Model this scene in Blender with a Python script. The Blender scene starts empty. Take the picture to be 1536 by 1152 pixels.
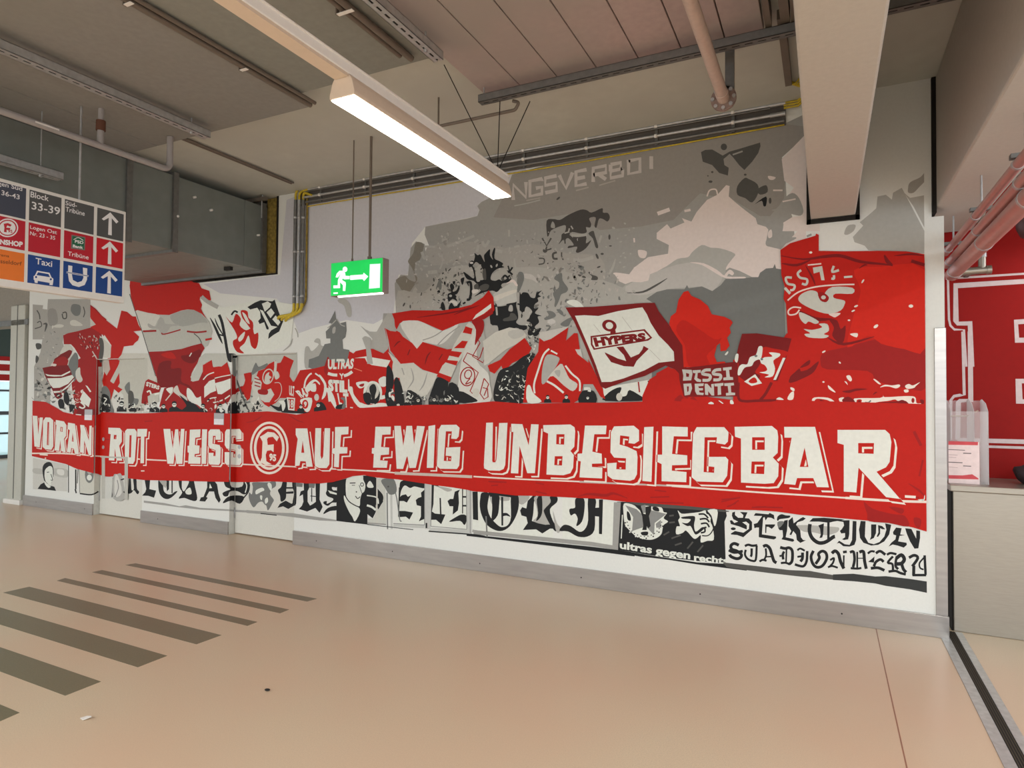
import bpy, bmesh, math, random
from mathutils import Vector, Matrix
from mathutils.geometry import tessellate_polygon

SC = bpy.context.scene
COL = SC.collection

# ------------------------------------------------------------------ camera
# axes of the place seen in camera space (x right, y down, z forward)
V1 = (-1948.0, 6.0); V2 = (470.0, 25.0)
F = math.sqrt(-(V1[0]*V2[0] + V1[1]*V2[1]))
mX = -Vector((V1[0], V1[1], F)).normalized()
mY = Vector((V2[0], V2[1], F)).normalized()
mZ = mX.cross(mY).normalized()
CAM = Vector((0.0, -5.371, 1.65))
# rows: camera right / up / back in world coordinates
right = Vector((mX.x, mY.x, mZ.x)); down = Vector((mX.y, mY.y, mZ.y)); fwd = Vector((mX.z, mY.z, mZ.z))
cd = bpy.data.cameras.new('camera'); cam = bpy.data.objects.new('camera', cd); COL.objects.link(cam)
Rm = Matrix((right, -down, -fwd)).transposed().to_4x4()
cam.matrix_world = Matrix.Translation(CAM) @ Rm
cd.sensor_width = 36.0; cd.lens = 36.0 * F / 1536.0; cd.clip_end = 200; cd.clip_start = 0.05
SC.camera = cam

# ------------------------------------------------------------------ light
SC.view_settings.view_transform = 'Standard'; SC.view_settings.look = 'None'
SC.view_settings.gamma = 1.0; SC.view_settings.use_curve_mapping = False
SC.view_settings.exposure = 0.43
wd = bpy.data.worlds.new('sky'); SC.world = wd; wd.use_nodes = True
bg = wd.node_tree.nodes['Background']; bg.inputs[0].default_value = (0.90, 0.96, 1.0, 1); bg.inputs[1].default_value = 1.55

def area(name, loc, rot, sx, sy, power, color=(1, 0.995, 0.97)):
    l = bpy.data.lights.new(name, 'AREA'); l.shape = 'RECTANGLE'; l.size = sx; l.size_y = sy
    l.energy = power; l.color = color
    o = bpy.data.objects.new(name, l); COL.objects.link(o); o.location = loc; o.rotation_euler = rot
    return o
# unseen area lights added for the hall's further strip lights, behind and beside the camera
for i, (lx, ly) in enumerate([(-2.1, -7.4), (1.9, -5.2), (-8.6, -5.4), (1.9, -9.0), (-5.3, -8.6), (-8.6, -8.8)]):
    area('unseen_area_light', (lx, ly, 2.98), (0, 0, 0), 0.14, 3.0, 100)
area('unseen_area_light', (1.9, -0.4+0.9, 2.9), (0, 0, 0), 0.5, 0.12, 4, (1, 0.9, 0.86))  # unseen warm fill light added to brighten the niche

# ------------------------------------------------------------------ pixel helpers (reference frame 1536x1152)
def ray(px, py):
    r = right*(px-768.0) + down*(py-576.0) + fwd*F
    return r
def onY(px, py, Y=0.0):
    r = ray(px, py); return CAM + r*((Y-CAM.y)/r.y)
def onZ(px, py, Z=0.0):
    r = ray(px, py); return CAM + r*((Z-CAM.z)/r.z)
def onX(px, py, X=0.0):
    r = ray(px, py); return CAM + r*((X-CAM.x)/r.x)
def proj(P):
    d = Vector(P) - CAM; z = d.dot(fwd)
    return (768.0 + F*d.dot(right)/z, 576.0 + F*d.dot(down)/z)

# ------------------------------------------------------------------ materials
def lin(c):
    def f(v):
        v /= 255.0
        return v/12.92 if v <= 0.04045 else ((v+0.055)/1.055)**2.4
    return (f(c[0]), f(c[1]), f(c[2]), 1.0)
MATS = {}
def mat(name, rgb, rough=0.6, metal=0.0, noise=0.06, nscale=30.0, bump=0.0, spec=0.5, emit=None, alpha=None, mottled=None, aniso=None):
    if name in MATS: return MATS[name]
    m = bpy.data.materials.new(name); m.use_nodes = True
    nt = m.node_tree; b = nt.nodes['Principled BSDF']
    b.inputs['Roughness'].default_value = rough; b.inputs['Metallic'].default_value = metal
    b.inputs['Specular IOR Level'].default_value = spec
    c = lin(rgb)
    tc = nt.nodes.new('ShaderNodeTexCoord'); n = nt.nodes.new('ShaderNodeTexNoise')
    n.inputs['Scale'].default_value = nscale; n.inputs['Detail'].default_value = 4.0
    src = tc.outputs['Object']
    if aniso:
        mp = nt.nodes.new('ShaderNodeMapping'); mp.inputs['Scale'].default_value = aniso
        nt.links.new(src, mp.inputs[0]); src = mp.outputs[0]
    nt.links.new(src, n.inputs['Vector'])
    r = nt.nodes.new('ShaderNodeValToRGB')
    r.color_ramp.elements[0].position = 0.3; r.color_ramp.elements[1].position = 0.7
    lo = tuple(v*(1-noise) for v in c[:3]) + (1,); hi = tuple(min(1, v*(1+noise)) for v in c[:3]) + (1,)
    r.color_ramp.elements[0].color = lo; r.color_ramp.elements[1].color = hi
    nt.links.new(n.outputs['Fac'], r.inputs[0])
    out = r.outputs[0]
    if mottled:
        n2 = nt.nodes.new('ShaderNodeTexNoise'); n2.inputs['Scale'].default_value = mottled[1]; n2.inputs['Detail'].default_value = 3
        nt.links.new(tc.outputs['Object'], n2.inputs['Vector'])
        mx = nt.nodes.new('ShaderNodeMix'); mx.data_type = 'RGBA'
        r2 = nt.nodes.new('ShaderNodeValToRGB'); r2.color_ramp.elements[0].position = .38; r2.color_ramp.elements[1].position = .66
        nt.links.new(n2.outputs['Fac'], r2.inputs[0]); nt.links.new(r2.outputs[0], mx.inputs['Factor'])
        nt.links.new(out, mx.inputs[6]); mx.inputs[7].default_value = lin(mottled[0]); out = mx.outputs[2]
    nt.links.new(out, b.inputs['Base Color'])
    if bump > 0:
        bp = nt.nodes.new('ShaderNodeBump'); bp.inputs['Strength'].default_value = bump; bp.inputs['Distance'].default_value = 0.004
        n3 = nt.nodes.new('ShaderNodeTexNoise'); n3.inputs['Scale'].default_value = nscale*3; nt.links.new(src, n3.inputs['Vector'])
        nt.links.new(n3.outputs['Fac'], bp.inputs['Height']); nt.links.new(bp.outputs[0], b.inputs['Normal'])
    if emit:
        b.inputs['Emission Color'].default_value = lin(emit[0]); b.inputs['Emission Strength'].default_value = emit[1]
    if alpha is not None:
        b.inputs['Alpha'].default_value = alpha
    MATS[name] = m; return m

M_WALL = mat('white_wall_paint', (226, 228, 224), 0.75, nscale=60, noise=.02, bump=.15)
M_CONC = mat('ceiling_concrete', (192, 194, 186), 0.9, nscale=9, noise=.04, mottled=((184, 185, 178), 1.1), bump=.2)
M_PANEL = mat('brown_ceiling_panel', (140, 139, 136), 0.8, nscale=22, noise=.06, mottled=((136, 136, 130), .7))
M_PANEL2 = mat('ceiling_panel_pink_cast', (178, 160, 158), 0.8, nscale=22, noise=.06, mottled=((164, 156, 152), .9))  # pinkish tone paints in the light reflected from the floor
M_PANEL3 = mat('grey_brown_ceiling_panel', (138, 140, 134), 0.8, nscale=22, noise=.06)  # greyer copy of the panel tone, painting in shade around the lamp
M_BEAM = mat('beam_paint', (188, 184, 178), 0.85, nscale=40, noise=.03, bump=.15)
M_FLOOR = mat('floor_coating', (202, 184, 158), 0.3, nscale=160, noise=.10, mottled=((206, 176, 150), .45), bump=.02)
M_MARK = mat('floor_marking_paint', (112, 106, 84), 0.35, nscale=120, noise=.12)
M_STEEL = mat('brushed_steel', (164, 158, 148), 0.34, 0.7, nscale=14, noise=.05, aniso=(1, 1, 14))
M_STEELB = mat('baseboard_steel', (170, 166, 163), 0.3, 0.8, nscale=3, noise=.08, aniso=(1, 1, 10))
M_GALV = mat('galvanised_steel', (186, 188, 190), 0.45, 0.6, nscale=25, noise=.12)
M_GALVD = mat('dull_galvanised_conduit', (122, 122, 120), 0.5, 0.6, nscale=25, noise=.12)
M_DUCT = mat('duct_sheet_steel', (130, 136, 132), 0.5, 0.35, nscale=8, noise=.06)
M_DARK = mat('dark_gap', (24, 20, 17), 0.9)
M_GREYPIPE = mat('grey_pipe_paint', (160, 156, 156), 0.45, nscale=18)
M_DKPIPE = mat('dark_conduit_paint', (108, 98, 88), 0.5, nscale=18)
M_WHITE = mat('white_lacquer', (232, 230, 226), 0.4, noise=.02)
M_CREAM = mat('cream_lamp_housing', (214, 196, 176), 0.5, noise=.02)
M_FOAM = mat('yellow_cable_sheath', (196, 172, 42), 0.6, nscale=40, noise=.2)
M_BFOAM = mat('mineral_wool', (136, 116, 52), 0.95, nscale=30, noise=.35)
M_RED = mat('red_wall_paint', (148, 10, 7), 0.6, spec=.2, nscale=30, noise=.04)
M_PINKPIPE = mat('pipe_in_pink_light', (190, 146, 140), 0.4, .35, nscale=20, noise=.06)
M_BLACK = mat('black_rubber', (28, 26, 24), 0.8)
M_DOOR = mat('painted_door_leaf', (214, 214, 206), 0.5, nscale=70, noise=.04)
M_COLUMN = mat('grey_column_paint', (192, 192, 182), 0.5, noise=.03)
M_LAMP = mat('lit_diffuser', (255, 250, 236), 0.5, emit=((255, 249, 232), 7.0))

# ------------------------------------------------------------------ mesh helpers
def newobj(name, bm, m, parent=None, smooth=False, kind=None, bevel=0.0):
    me = bpy.data.meshes.new(name); bm.normal_update(); bm.to_mesh(me); bm.free()
    for x in (m if isinstance(m, (list, tuple)) else [m]): me.materials.append(x)
    o = bpy.data.objects.new(name, me); COL.objects.link(o)
    if smooth:
        for p in me.polygons: p.use_smooth = True
    if bevel > 0:
        b = o.modifiers.new('edge', 'BEVEL'); b.width = bevel; b.segments = 2; b.limit_method = 'ANGLE'
    if parent is not None: o.parent = parent
    if kind: o['kind'] = kind
    return o
def tag(o, label, cat=None, group=None):
    o['label'] = label
    if cat: o['category'] = cat
    if group: o['group'] = group
    return o
def empty(name, label, cat, loc=(0, 0, 0), group=None):
    o = bpy.data.objects.new(name, None); COL.objects.link(o); o.location = loc; o.empty_display_size = .1
    return tag(o, label, cat, group)
def reparent(o, p):
    """parent o to p keeping o's mesh where it is in the world (parents are not rotated)"""
    o.parent = p
    if p.type == 'EMPTY' or True:
        q = p; off = Vector((0, 0, 0))
        while q is not None: off += Vector(q.location); q = q.parent
        for v in o.data.vertices: v.co -= off
    return o
def box(bm, x0, x1, y0, y1, z0, z1):
    v = [bm.verts.new((x, y, z)) for x in (x0, x1) for y in (y0, y1) for z in (z0, z1)]
    for f in ((0, 1, 3, 2), (4, 6, 7, 5), (0, 4, 5, 1), (2, 3, 7, 6), (0, 2, 6, 4), (1, 5, 7, 3)):
        bm.faces.new([v[i] for i in f])
def B(name, x0, x1, y0, y1, z0, z1, m, parent=None, kind=None, bevel=0.0):
    bm = bmesh.new(); box(bm, x0, x1, y0, y1, z0, z1)
    o = newobj(name, bm, m, None, kind=kind, bevel=bevel)
    if parent is not None: reparent(o, parent)
    return o
def tube_bm(bm, pts, r, seg=12, caps=True):
    pts = [Vector(p) for p in pts]; rings = []
    n = len(pts)
    t0 = (pts[1]-pts[0]).normalized()
    ref = Vector((0, 0, 1)) if abs(t0.z) < .9 else Vector((1, 0, 0))
    u = t0.cross(ref).normalized()
    for i, p in enumerate(pts):
        if i == 0: t = pts[1]-pts[0]
        elif i == n-1: t = pts[-1]-pts[-2]
        else: t = (pts[i+1]-p).normalized() + (p-pts[i-1]).normalized()
        t.normalize(); u = (u - t*u.dot(t)).normalized(); w = t.cross(u)
        rr = r
        if 0 < i < n-1:
            c = max(.4, t.dot((pts[i+1]-p).normalized())); rr = r / c if c > .9 else r
        rings.append([bm.verts.new(p + (u*math.cos(a)+w*math.sin(a))*rr) for a in [2*math.pi*k/seg for k in range(seg)]])
    for a, b in zip(rings, rings[1:]):
        for k in range(seg): bm.faces.new((a[k], a[(k+1) % seg], b[(k+1) % seg], b[k]))
    if caps: bm.faces.new(rings[0][::-1]); bm.faces.new(rings[-1])
def bend(pts, r, n=6):
    """round the corners of a polyline"""
    pts = [Vector(p) for p in pts]; out = [pts[0]]
    for a, b, c in zip(pts, pts[1:], pts[2:]):
        d1 = (a-b).normalized(); d2 = (c-b).normalized()
        p1 = b+d1*r; p2 = b+d2*r
        for k in range(n+1):
            t = k/n; out.append(p1*(1-t)**2 + b*2*t*(1-t) + p2*t*t)
    out.append(pts[-1]); return out
def T(name, pts, r, m, parent=None, seg=12, rb=0):
    bm = bmesh.new(); tube_bm(bm, bend(pts, rb) if rb else pts, r, seg)
    o = newobj(name, bm, m, None, smooth=True)
    e = o.modifiers.new('e', 'EDGE_SPLIT'); e.split_angle = math.radians(50)
    if parent is not None: reparent(o, parent)
    return o

# ------------------------------------------------------------------ the room
WALL_X0, WALL_X1 = -10.72, 0.757
CEIL = 3.965
D1 = (-9.03, -8.00); D2 = (-6.38, -5.345); DT = 2.145; DR = 0.075
HOLE = (-8.16, -5.655, 3.055)
bm = bmesh.new()
TH = .20
for (a, b_, c, d) in [(WALL_X0, D1[0], 0, DT), (D1[1], D2[0], 0, DT), (D2[1], WALL_X1, 0, DT),
                      (WALL_X0, WALL_X1, DT, 2.965), (WALL_X0, .684, 2.965, HOLE[2]), (WALL_X0, HOLE[0], HOLE[2], CEIL), (HOLE[1], .684, HOLE[2], CEIL)]:
    box(bm, a, b_, 0, TH, c, d)
box(bm, D1[0]-.02, D1[1]+.02, DR+.05, TH, 0, DT); box(bm, D2[0]-.02, D2[1]+.02, DR+.05, TH, 0, DT)
wall = newobj('wall_back', bm, M_WALL, kind='structure')
tag(wall, 'long white plastered wall carrying the painted fan mural')

floor = B('floor', -21, 6, -15, 7, -.12, 0, M_FLOOR, kind='structure')
ceiling = B('ceiling', -21, 6, -15, 7, CEIL, CEIL+.15, M_CONC, kind='structure')
# lowered ceiling fields; each board is one part
pz = CEIL-.05
fields = [(-10.9, -3.62, -1.64, M_PANEL, 1.82), (-3.62, -2.30, -1.84, M_PANEL3, .66)]
for (x0, x1, ye, mm, w) in fields:
    x = x0
    while x < x1-.01:
        xe = min(x+w, x1)
        B('ceiling_panel', x+.004, xe-.004, -13, ye, pz, CEIL, mm, ceiling, bevel=.004); x = xe
xs = [-2.28, -1.98, -1.69, -1.40, -1.11, -.83, -.56, -.33]
for a, b_ in zip(xs, xs[1:]):
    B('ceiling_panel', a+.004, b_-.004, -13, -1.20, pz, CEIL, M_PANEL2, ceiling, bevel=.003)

# doors in the wall
for n, (a, b_) in enumerate((D1, D2)):
    d = B('door_%d' % (n+1), a+.008, b_-.008, DR, DR+.045, 0.012, DT-.008, M_DOOR, kind='structure', bevel=.003)
    tag(d, ['white steel door leaf at the left end of the mural, painted over', 'white steel door leaf under the air duct, painted over'][n])
    bm = bmesh.new()
    box(bm, a, a+.002, 0.001, DR+.05, 0, DT); box(bm, b_-.002, b_, 0.001, DR+.05, 0, DT); box(bm, a, b_, 0.01, DR+.05, DT-.008, DT)
    reparent(newobj('door_frame', bm, mat('door_frame_paint', (206, 206, 200), .5)), d)
    # key plate and cylinder
    hx = a+.05+.03
    for hz in (1.04, .93):
        bm = bmesh.new(); tube_bm(bm, [(hx, DR, hz), (hx, DR-.014, hz)], .026, 16)
        reparent(newobj('lock_rosette', bm, M_GALV, smooth=False), d)
    for hz in (.25, 1.9):
        bm = bmesh.new(); tube_bm(bm, [(a+.004+.006, DR-.006, hz-.06), (a+.01, DR-.006, hz+.06)], .007, 8)
        reparent(newobj('hinge', bm, M_GALV, smooth=True), d)

# steel baseboards
for n, (a, b_, nm) in enumerate([(WALL_X0-.01, D1[0]-.0, 'baseboard_left'), (D1[1], D2[0], 'baseboard_middle'), (D2[1], WALL_X1+.012, 'baseboard_right')]):
    bb = B(nm, a, b_, -.02, 0.0, 0, .153, M_STEELB, kind='structure', bevel=.002)
    k = 0
    x = a+.35
    while x < b_-.1:
        bm = bmesh.new(); tube_bm(bm, [(x, -.0205, .075), (x, -.0215, .075)], .006, 10); reparent(newobj('screw', bm, M_DARK), bb); x += 1.18 if n < 2 else 1.02
# end cap of the baseboard and steel corner strip on the wall end
tr = B('trim_1', .694, WALL_X1+.006, -.012, 0.0, .153, 2.17, M_STEELB, kind='structure', bevel=.002)
tag(tr, 'brushed steel corner strip on the right end of the mural wall')
bm = bmesh.new(); box(bm, WALL_X1, WALL_X1+.006, -.0, .19, .0, 2.17); reparent(newobj('return_flange', bm, M_STEEL), tr)

# floor seam and expansion joint
B('trim_2', .322, .328, -13, -.02, 0, .0008, mat('seam_filler', (150, 104, 84), .5), kind='structure')
j = empty('trim_3', 'metal expansion joint with black rubber inlay crossing the floor', None)
j['kind'] = 'structure'
for a, b_, z, m_, nm in [(.720, .775, .004, M_GALV, 'joint_profile'), (.775, .828, .0015, M_BLACK, 'rubber_inlay'), (.828, .872, .004, M_GALV, 'joint_profile')]:
    B(nm, a, b_, -13, .17, 0, z, m_, j, bevel=.001)
for k in range(4):
    B('rubber_rib', .782+k*.012, .786+k*.012, -13, .17, .0015, .003, mat('dusty_rubber', (74, 66, 52), .9), j)

# floor hatching
Hs = []
for (tl, bl, br, bre) in [((625, 77), (578, 85), (1415, 253), (1460, 240)), ((470, 108), (425, 118), (1290, 307), (1332, 290)),
                          ((300, 145), (262, 157), (1140, 365), (1185, 347)), ((135, 185), (15, 212), (905, 450), (1020, 408))]:
    Hs.append([onZ(p[0]/3.072, 820+p[1]/3.072) for p in (tl, bl, br, bre)])
dv = Hs[3][0]-Hs[3][3]; dv2 = Hs[3][1]-Hs[3][2]
for (bre, br) in [((770, 503), (635, 556)), ((465, 622), (300, 687)), ((90, 765), (-75, 838))]:
    a = onZ(bre[0]/3.072, 820+bre[1]/3.072); b_ = onZ(br[0]/3.072, 820+br[1]/3.072)
    Hs.append([a+dv, b_+dv2, b_, a])
for q in Hs:
    bm = bmesh.new(); lo = [bm.verts.new((p.x, p.y, 0)) for p in q]; hi = [bm.verts.new((p.x, p.y, .0012)) for p in q]
    bm.faces.new(hi); 
    for k in range(4): bm.faces.new((lo[k], lo[(k+1) % 4], hi[(k+1) % 4], hi[k]))
    bmesh.ops.recalc_face_normals(bm, faces=bm.faces)
    newobj('floor_marking', bm, M_MARK, floor)
# ------------------------------------------------------------------ beams
bA = empty('ceiling_beam', 'square beige concrete beam above the mural running from the wall overhead', 'beam', (.05, -4, 3.03), 'concrete beams under the ceiling')
B('beam_body', -.097, .205, -12.5, -.03, 3.03, CEIL-.004, M_BEAM, bA, bevel=.012)
bm = bmesh.new()
for (a, b_, c, d) in [(-.125, -.097, 3.0, CEIL-.002), (.205, .233, 3.0, CEIL-.002), (-.125, .233, 3.0, 3.03)]: box(bm, a, b_, -.03, -.001, c, d)
reparent(newobj('fire_seal', bm, M_DARK), bA)
bB = empty('ceiling_beam', 'beige concrete beam at the right end of the mural wall beside the red pipes', 'beam', (.9, -4, 3.03), 'concrete beams under the ceiling')
B('beam_body', .712, 1.06, -12.5, .84, 3.03, CEIL-.004, M_BEAM, bB, bevel=.012)
reparent(newobj('fire_seal', (lambda b_: (box(b_, .686, .712, -.02, .16, 2.99, CEIL-.002), b_)[1])(bmesh.new()), M_DARK), bB)
for o in bB.children:
    pass

# ------------------------------------------------------------------ air duct through the wall
du = empty('air_duct', 'large rectangular sheet metal air duct passing through the wall, upper left', 'air duct', (-6.9, -2, 3.1))
DX0, DX1, DZ0, DZ1 = -7.98, -5.86, 3.11, 3.86
fy = [onX(261.5, 310, DX1).y, onX(192, 300, DX1).y]
ys = [.15, -.30, fy[0], fy[1], fy[1]-1.4, -5.6]
for a, b_ in zip(ys[1:], ys[2:]):
    B('duct_section', DX0, DX1, b_+.002, a-.002, DZ0, DZ1, M_DUCT, du, bevel=.004)
B('duct_section', DX0, DX1, -.298, .15, DZ0, DZ1, M_DUCT, du, bevel=.004)
for y in (-.04, ) + tuple(ys[2:5]):
    bm = bmesh.new(); t = .028
    for (a, b_, c, d) in [(DX0-t, DX1+t, DZ0-t, DZ0), (DX0-t, DX1+t, DZ1, DZ1+t), (DX0-t, DX0, DZ0, DZ1), (DX1, DX1+t, DZ0, DZ1)]:
        box(bm, a, b_, y-.028, y+.028, c, d)
    reparent(newobj('duct_flange', bm, M_GALVD), du)
for (y, z) in [(-.12, 3.5), (fy[0]+.02, 3.45), (-.75, 3.62), (-.95, 3.70)]:
    bm = bmesh.new(); tube_bm(bm, [(DX1, y, z), (DX1+.035, y, z)], .012, 10); reparent(newobj('bolt', bm, M_WHITE, smooth=True), du)
B('rail_end', DX1-.25, DX1-.15, -.36, -.32, DZ0-.04, DZ0, M_BLACK, du)
B('rail_end', DX1-.25, DX1-.15, fy[1]-.1, fy[1]-.06, DZ0-.04, DZ0, M_BLACK, du)
# mineral wool packing and dark frame of the opening
pk = empty('opening_packing', 'brown mineral wool packed round the duct in the wall opening', 'insulation', (-5.8, .06, 3.1))
bm = bmesh.new(); box(bm, DX1+.001, HOLE[1]-.03, .02, .16, HOLE[2]+.02, CEIL-.01); box(bm, HOLE[0]+.02, DX0-.001, .02, .16, HOLE[2]+.02, CEIL-.01)
reparent(newobj('mineral_wool', bm, M_BFOAM), pk)
bm = bmesh.new(); box(bm, HOLE[1]-.03, HOLE[1], -.004, .17, HOLE[2], CEIL-.004); box(bm, HOLE[0], HOLE[1]-.03, -.004, .17, HOLE[2], HOLE[2]+.018)
box(bm, HOLE[0], HOLE[1], .17, .19, HOLE[2], CEIL-.003)
reparent(newobj('opening_frame', bm, M_DARK), pk)
# unistrut hanger above the duct end
hn = empty('duct_hanger', 'dark steel hanger rail over the end of the air duct', 'hanger', (-5.9, -.9, 3.9))
yh = onX(398, 268, DX1+.1).y
B('hanger_rail', -7.6, DX1+.12, yh-.02, yh+.02, 3.895, 3.935, M_DKPIPE, hn)
T('hanger_rod', [(DX1+.05, yh, 3.90), (DX1+.05, yh, 3.70)], .006, M_GALV, hn)
for xx in (-7.4, -6.6, DX1+.06): T('ceiling_stud', [(xx, yh, 3.93), (xx, yh, CEIL)], .006, M_GALV, hn)

# ------------------------------------------------------------------ conduits along the wall top and down the wall
def wz(px, py, Y): return onY(px, py, Y).z
cb = empty('conduit_bundle', 'bundle of grey steel conduits along the top of the mural wall', 'conduit', (-2.8, -.05, 3.9))
zs = [wz(800, 211, -.045), wz(800, 223, -.045), wz(800, 236, -.045)]
XE = onY(1176, 145, -.045).x
for i, z in enumerate(zs):
    T('conduit', [(-5.30+.03*i, -.045, z), (XE, -.045, z)], .0125, M_GALV, cb)
    T('conduit_socket', [(XE-.10, -.045, z), (XE+.01, -.045, z)], .017, M_GALV, cb)
    if i < 2: T('conduit', [(-5.22, -.05, z-.022), (XE-.1, -.05, z-.022)], .006, M_GALVD, cb)
T('conduit', [(-5.30, -.03, zs[2]-.05), (XE, -.03, zs[2]-.05)], .012, M_GALVD, cb)
B('shading_backplate', -5.31, XE+.01, -.012, -.001, zs[2]-.075, zs[0]+.05, mat('conduit_shading_grey', (96, 92, 88), .85), cb)  # dark plate added to imitate the shading between the conduits
for dz in (.035, .018): T('conduit', [(-5.25, -.03, zs[0]+dz), (XE-.05, -.03, zs[0]+dz)], .007, M_GALVD, cb, seg=8)
x = -5.0
while x < XE-.05:
    for i, z in enumerate(zs):
        bm = bmesh.new(); tube_bm(bm, [(x-.012, -.045, z), (x+.012, -.045, z)], .016, 12); reparent(newobj('conduit_clip', bm, M_WHITE, smooth=True), cb)
    B('clip_rail', x-.012, x+.012, -.03, -.001, zs[2]-.07, zs[0]+.03, M_GALVD, cb)
    x += .62
T('wall_cable', [(-5.2, -.02, zs[2]-.098), (-2, -.012, zs[2]-.105), (XE, -.012, zs[2]-.075)], .006, M_FOAM, cb)
# drop on the left
dp = empty('conduit_drop', 'group of vertical conduits with yellow cables dropping down the wall beside the duct', 'conduit', (-5.3, -.05, 3.2))
for i, px in enumerate((443.5, 449, 455)):
    a = onY(px, 300, -.045); b_ = onY(px-.8, 455, -.045)
    T('vertical_conduit', [(a.x, -.045, a.z), (a.x, -.045, b_.z)], .019, M_GALVD if i != 1 else M_GALV, dp)
    T('cable_elbow', bend([(a.x, -.045, b_.z+.005), (a.x, -.045, b_.z-.12+.02*i), (a.x-.26, -.04, b_.z-.14-.012*i), (a.x-.28, -.003, b_.z-.15-.012*i)], .07), .017, M_FOAM, dp)
    T('cable_bend', bend([(a.x, -.045, a.z-.005), (a.x, -.045, a.z+.09), (a.x+.12+.01*i, -.045, zs[min(2, i)])], .05), .014, M_FOAM, dp)
    for zz in (a.z-.2, (a.z+b_.z)/2, b_.z+.08):
        bm = bmesh.new(); tube_bm(bm, [(a.x, -.045, zz-.012), (a.x, -.045, zz+.012)], .023, 12); reparent(newobj('conduit_clip', bm, M_GALV, smooth=True), dp)
a = onY(461, 300, -.02); b_ = onY(459.5, 470, -.02)
T('yellow_cable', bend([(a.x, -.02, a.z+.1), (a.x, -.02, b_.z+.1), (a.x-.2, -.02, b_.z)], .08), .011, M_BFOAM, dp)
# yellow cable coil on the right
yc = empty('yellow_cable_coil', 'coil of yellow cable hanging beside the square beam', 'cable', (-.2, -.4, 3.8))
c0 = onY(1190, 97, -.42)
for k in range(5):
    pts = [(c0.x+.015*k+.062*math.cos(t), -.42+.02*k, c0.z-.01+.13*math.sin(t)) for t in [2*math.pi*i/24 for i in range(25)]]
    T('cable_loop', pts, .006, M_FOAM, yc, seg=6)
e0 = onY(1178, 160, -.05); e1 = onY(1204, 138, -.06)
for k in range(3):
    T('loose_cable', [(XE, -.05, zs[1]-.02*k), (XE+.10, -.06, zs[1]-.005-.02*k), (XE+.19, -.065, zs[1]+.07-.02*k), (XE+.24, -.07, zs[0]+.1-.02*k)], .008, M_FOAM, yc, seg=8)

# ------------------------------------------------------------------ strut channels on the ceiling
def channel(name_, label, x0, x1, y0, y1, z0, z1, m_, along, slots=True, group='slotted strut rails under the ceiling', hang=True):
    e = empty(name_, label, 'rail', ((x0+x1)/2, (y0+y1)/2, z0), group)
    bm = bmesh.new(); t = .003
    if along == 'Y':
        box(bm, x0, x0+t, y0, y1, z0, z1); box(bm, x1-t, x1, y0, y1, z0, z1); box(bm, x0, x1, y0, y1, z1-t, z1)
        box(bm, x0, x0+.4*(x1-x0), y0, y1, z0, z0+t); box(bm, x1-.4*(x1-x0), x1, y0, y1, z0, z0+t)
    else:
        box(bm, x0, x1, y0, y0+t, z0, z1); box(bm, x0, x1, y1-t, y1, z0, z1); box(bm, x0, x1, y0, y1, z1-t, z1)
        box(bm, x0, x1, y0, y0+.4*(y1-y0), z0, z0+t); box(bm, x0, x1, y1-.4*(y1-y0), y1, z0, z0+t)
    reparent(newobj('channel', bm, m_), e)
    # punched web between the lips: bridges with dark slots
    bm = bmesh.new(); L0, L1 = (y0, y1) if along == 'Y' else (x0, x1); s = L0
    while s < L1-.02:
        if along == 'Y': box(bm, x0+.4*(x1-x0), x1-.4*(x1-x0), s, min(s+.03, L1), z0+.0005, z0+.0025)
        else: box(bm, s, min(s+.03, L1), y0+.4*(y1-y0), y1-.4*(y1-y0), z0+.0005, z0+.0025)
        s += .075
    o = reparent(newobj('slot_bridges', bm, m_), e); o['kind'] = 'stuff'
    bm = bmesh.new()
    if along == 'Y': box(bm, x0+.005, x1-.005, y0+.004, y1-.004, z0+.006, z0+.008)
    else: box(bm, x0+.004, x1-.004, y0+.005, y1-.005, z0+.006, z0+.008)
    reparent(newobj('slot_shadow_liner', bm, M_DARK), e)
    if hang:
        L = L1-L0; n = max(2, int(L/1.4))
        for k in range(n):
            s = L0+.15+(L-.3)*k/(n-1)
            p = ((x0+x1)/2, s) if along == 'Y' else (s, (y0+y1)/2)
            T('threaded_rod', [(p[0], p[1], z1-.002), (p[0], p[1], pz if (along == 'Y' or p[0] < -9) else CEIL)], .005, M_GALV, e, seg=8)
            T('rod_nut', [(p[0], p[1], z0-.018), (p[0], p[1], z0+.004)], .012, M_GALV, e, seg=6)
    return e
zt = 3.80
p = onZ(311, 208, zt)
channel('strut_rail', 'long galvanised slotted rail above the hanging direction sign', p.x-.04, p.x+.04, -12, p.y, zt, zt+.06, M_GALV, 'Y')
p = onZ(658, 92, zt)
channel('strut_rail', 'galvanised slotted rail right of the lit strip lamp', p.x-.035, p.x+.035, -12, p.y, zt, zt+.055, M_GALV, 'Y')
p = onZ(91, 271, 3.80); zq = 1.65+2.15*5.62/abs(p.x); p = onZ(91, 271, zq)
channel('strut_rail', 'short galvanised slotted rail left, just above the direction sign', p.x-.04, p.x+.04, -12, p.y, zq, zq+.06, M_GALV, 'Y')
zt = 3.80
pl = onZ(720, 156, zt)
channel('strut_rail', 'grey slotted rail running along the mural wall under the ceiling', pl.x, 1.6, pl.y-.03, pl.y+.03, zt, zt+.055, M_GALVD, 'X', hang=False)
for px_ in (726, 1180):
    q = onY(px_, 140, pl.y); 
    if px_ == 726: T('strut_hanger_rod', [(q.x, pl.y, zt+.05), (q.x, pl.y, CEIL)], .006, M_GALV, [o for o in COL.objects if o.name.startswith('strut_rail')][-1])

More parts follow.
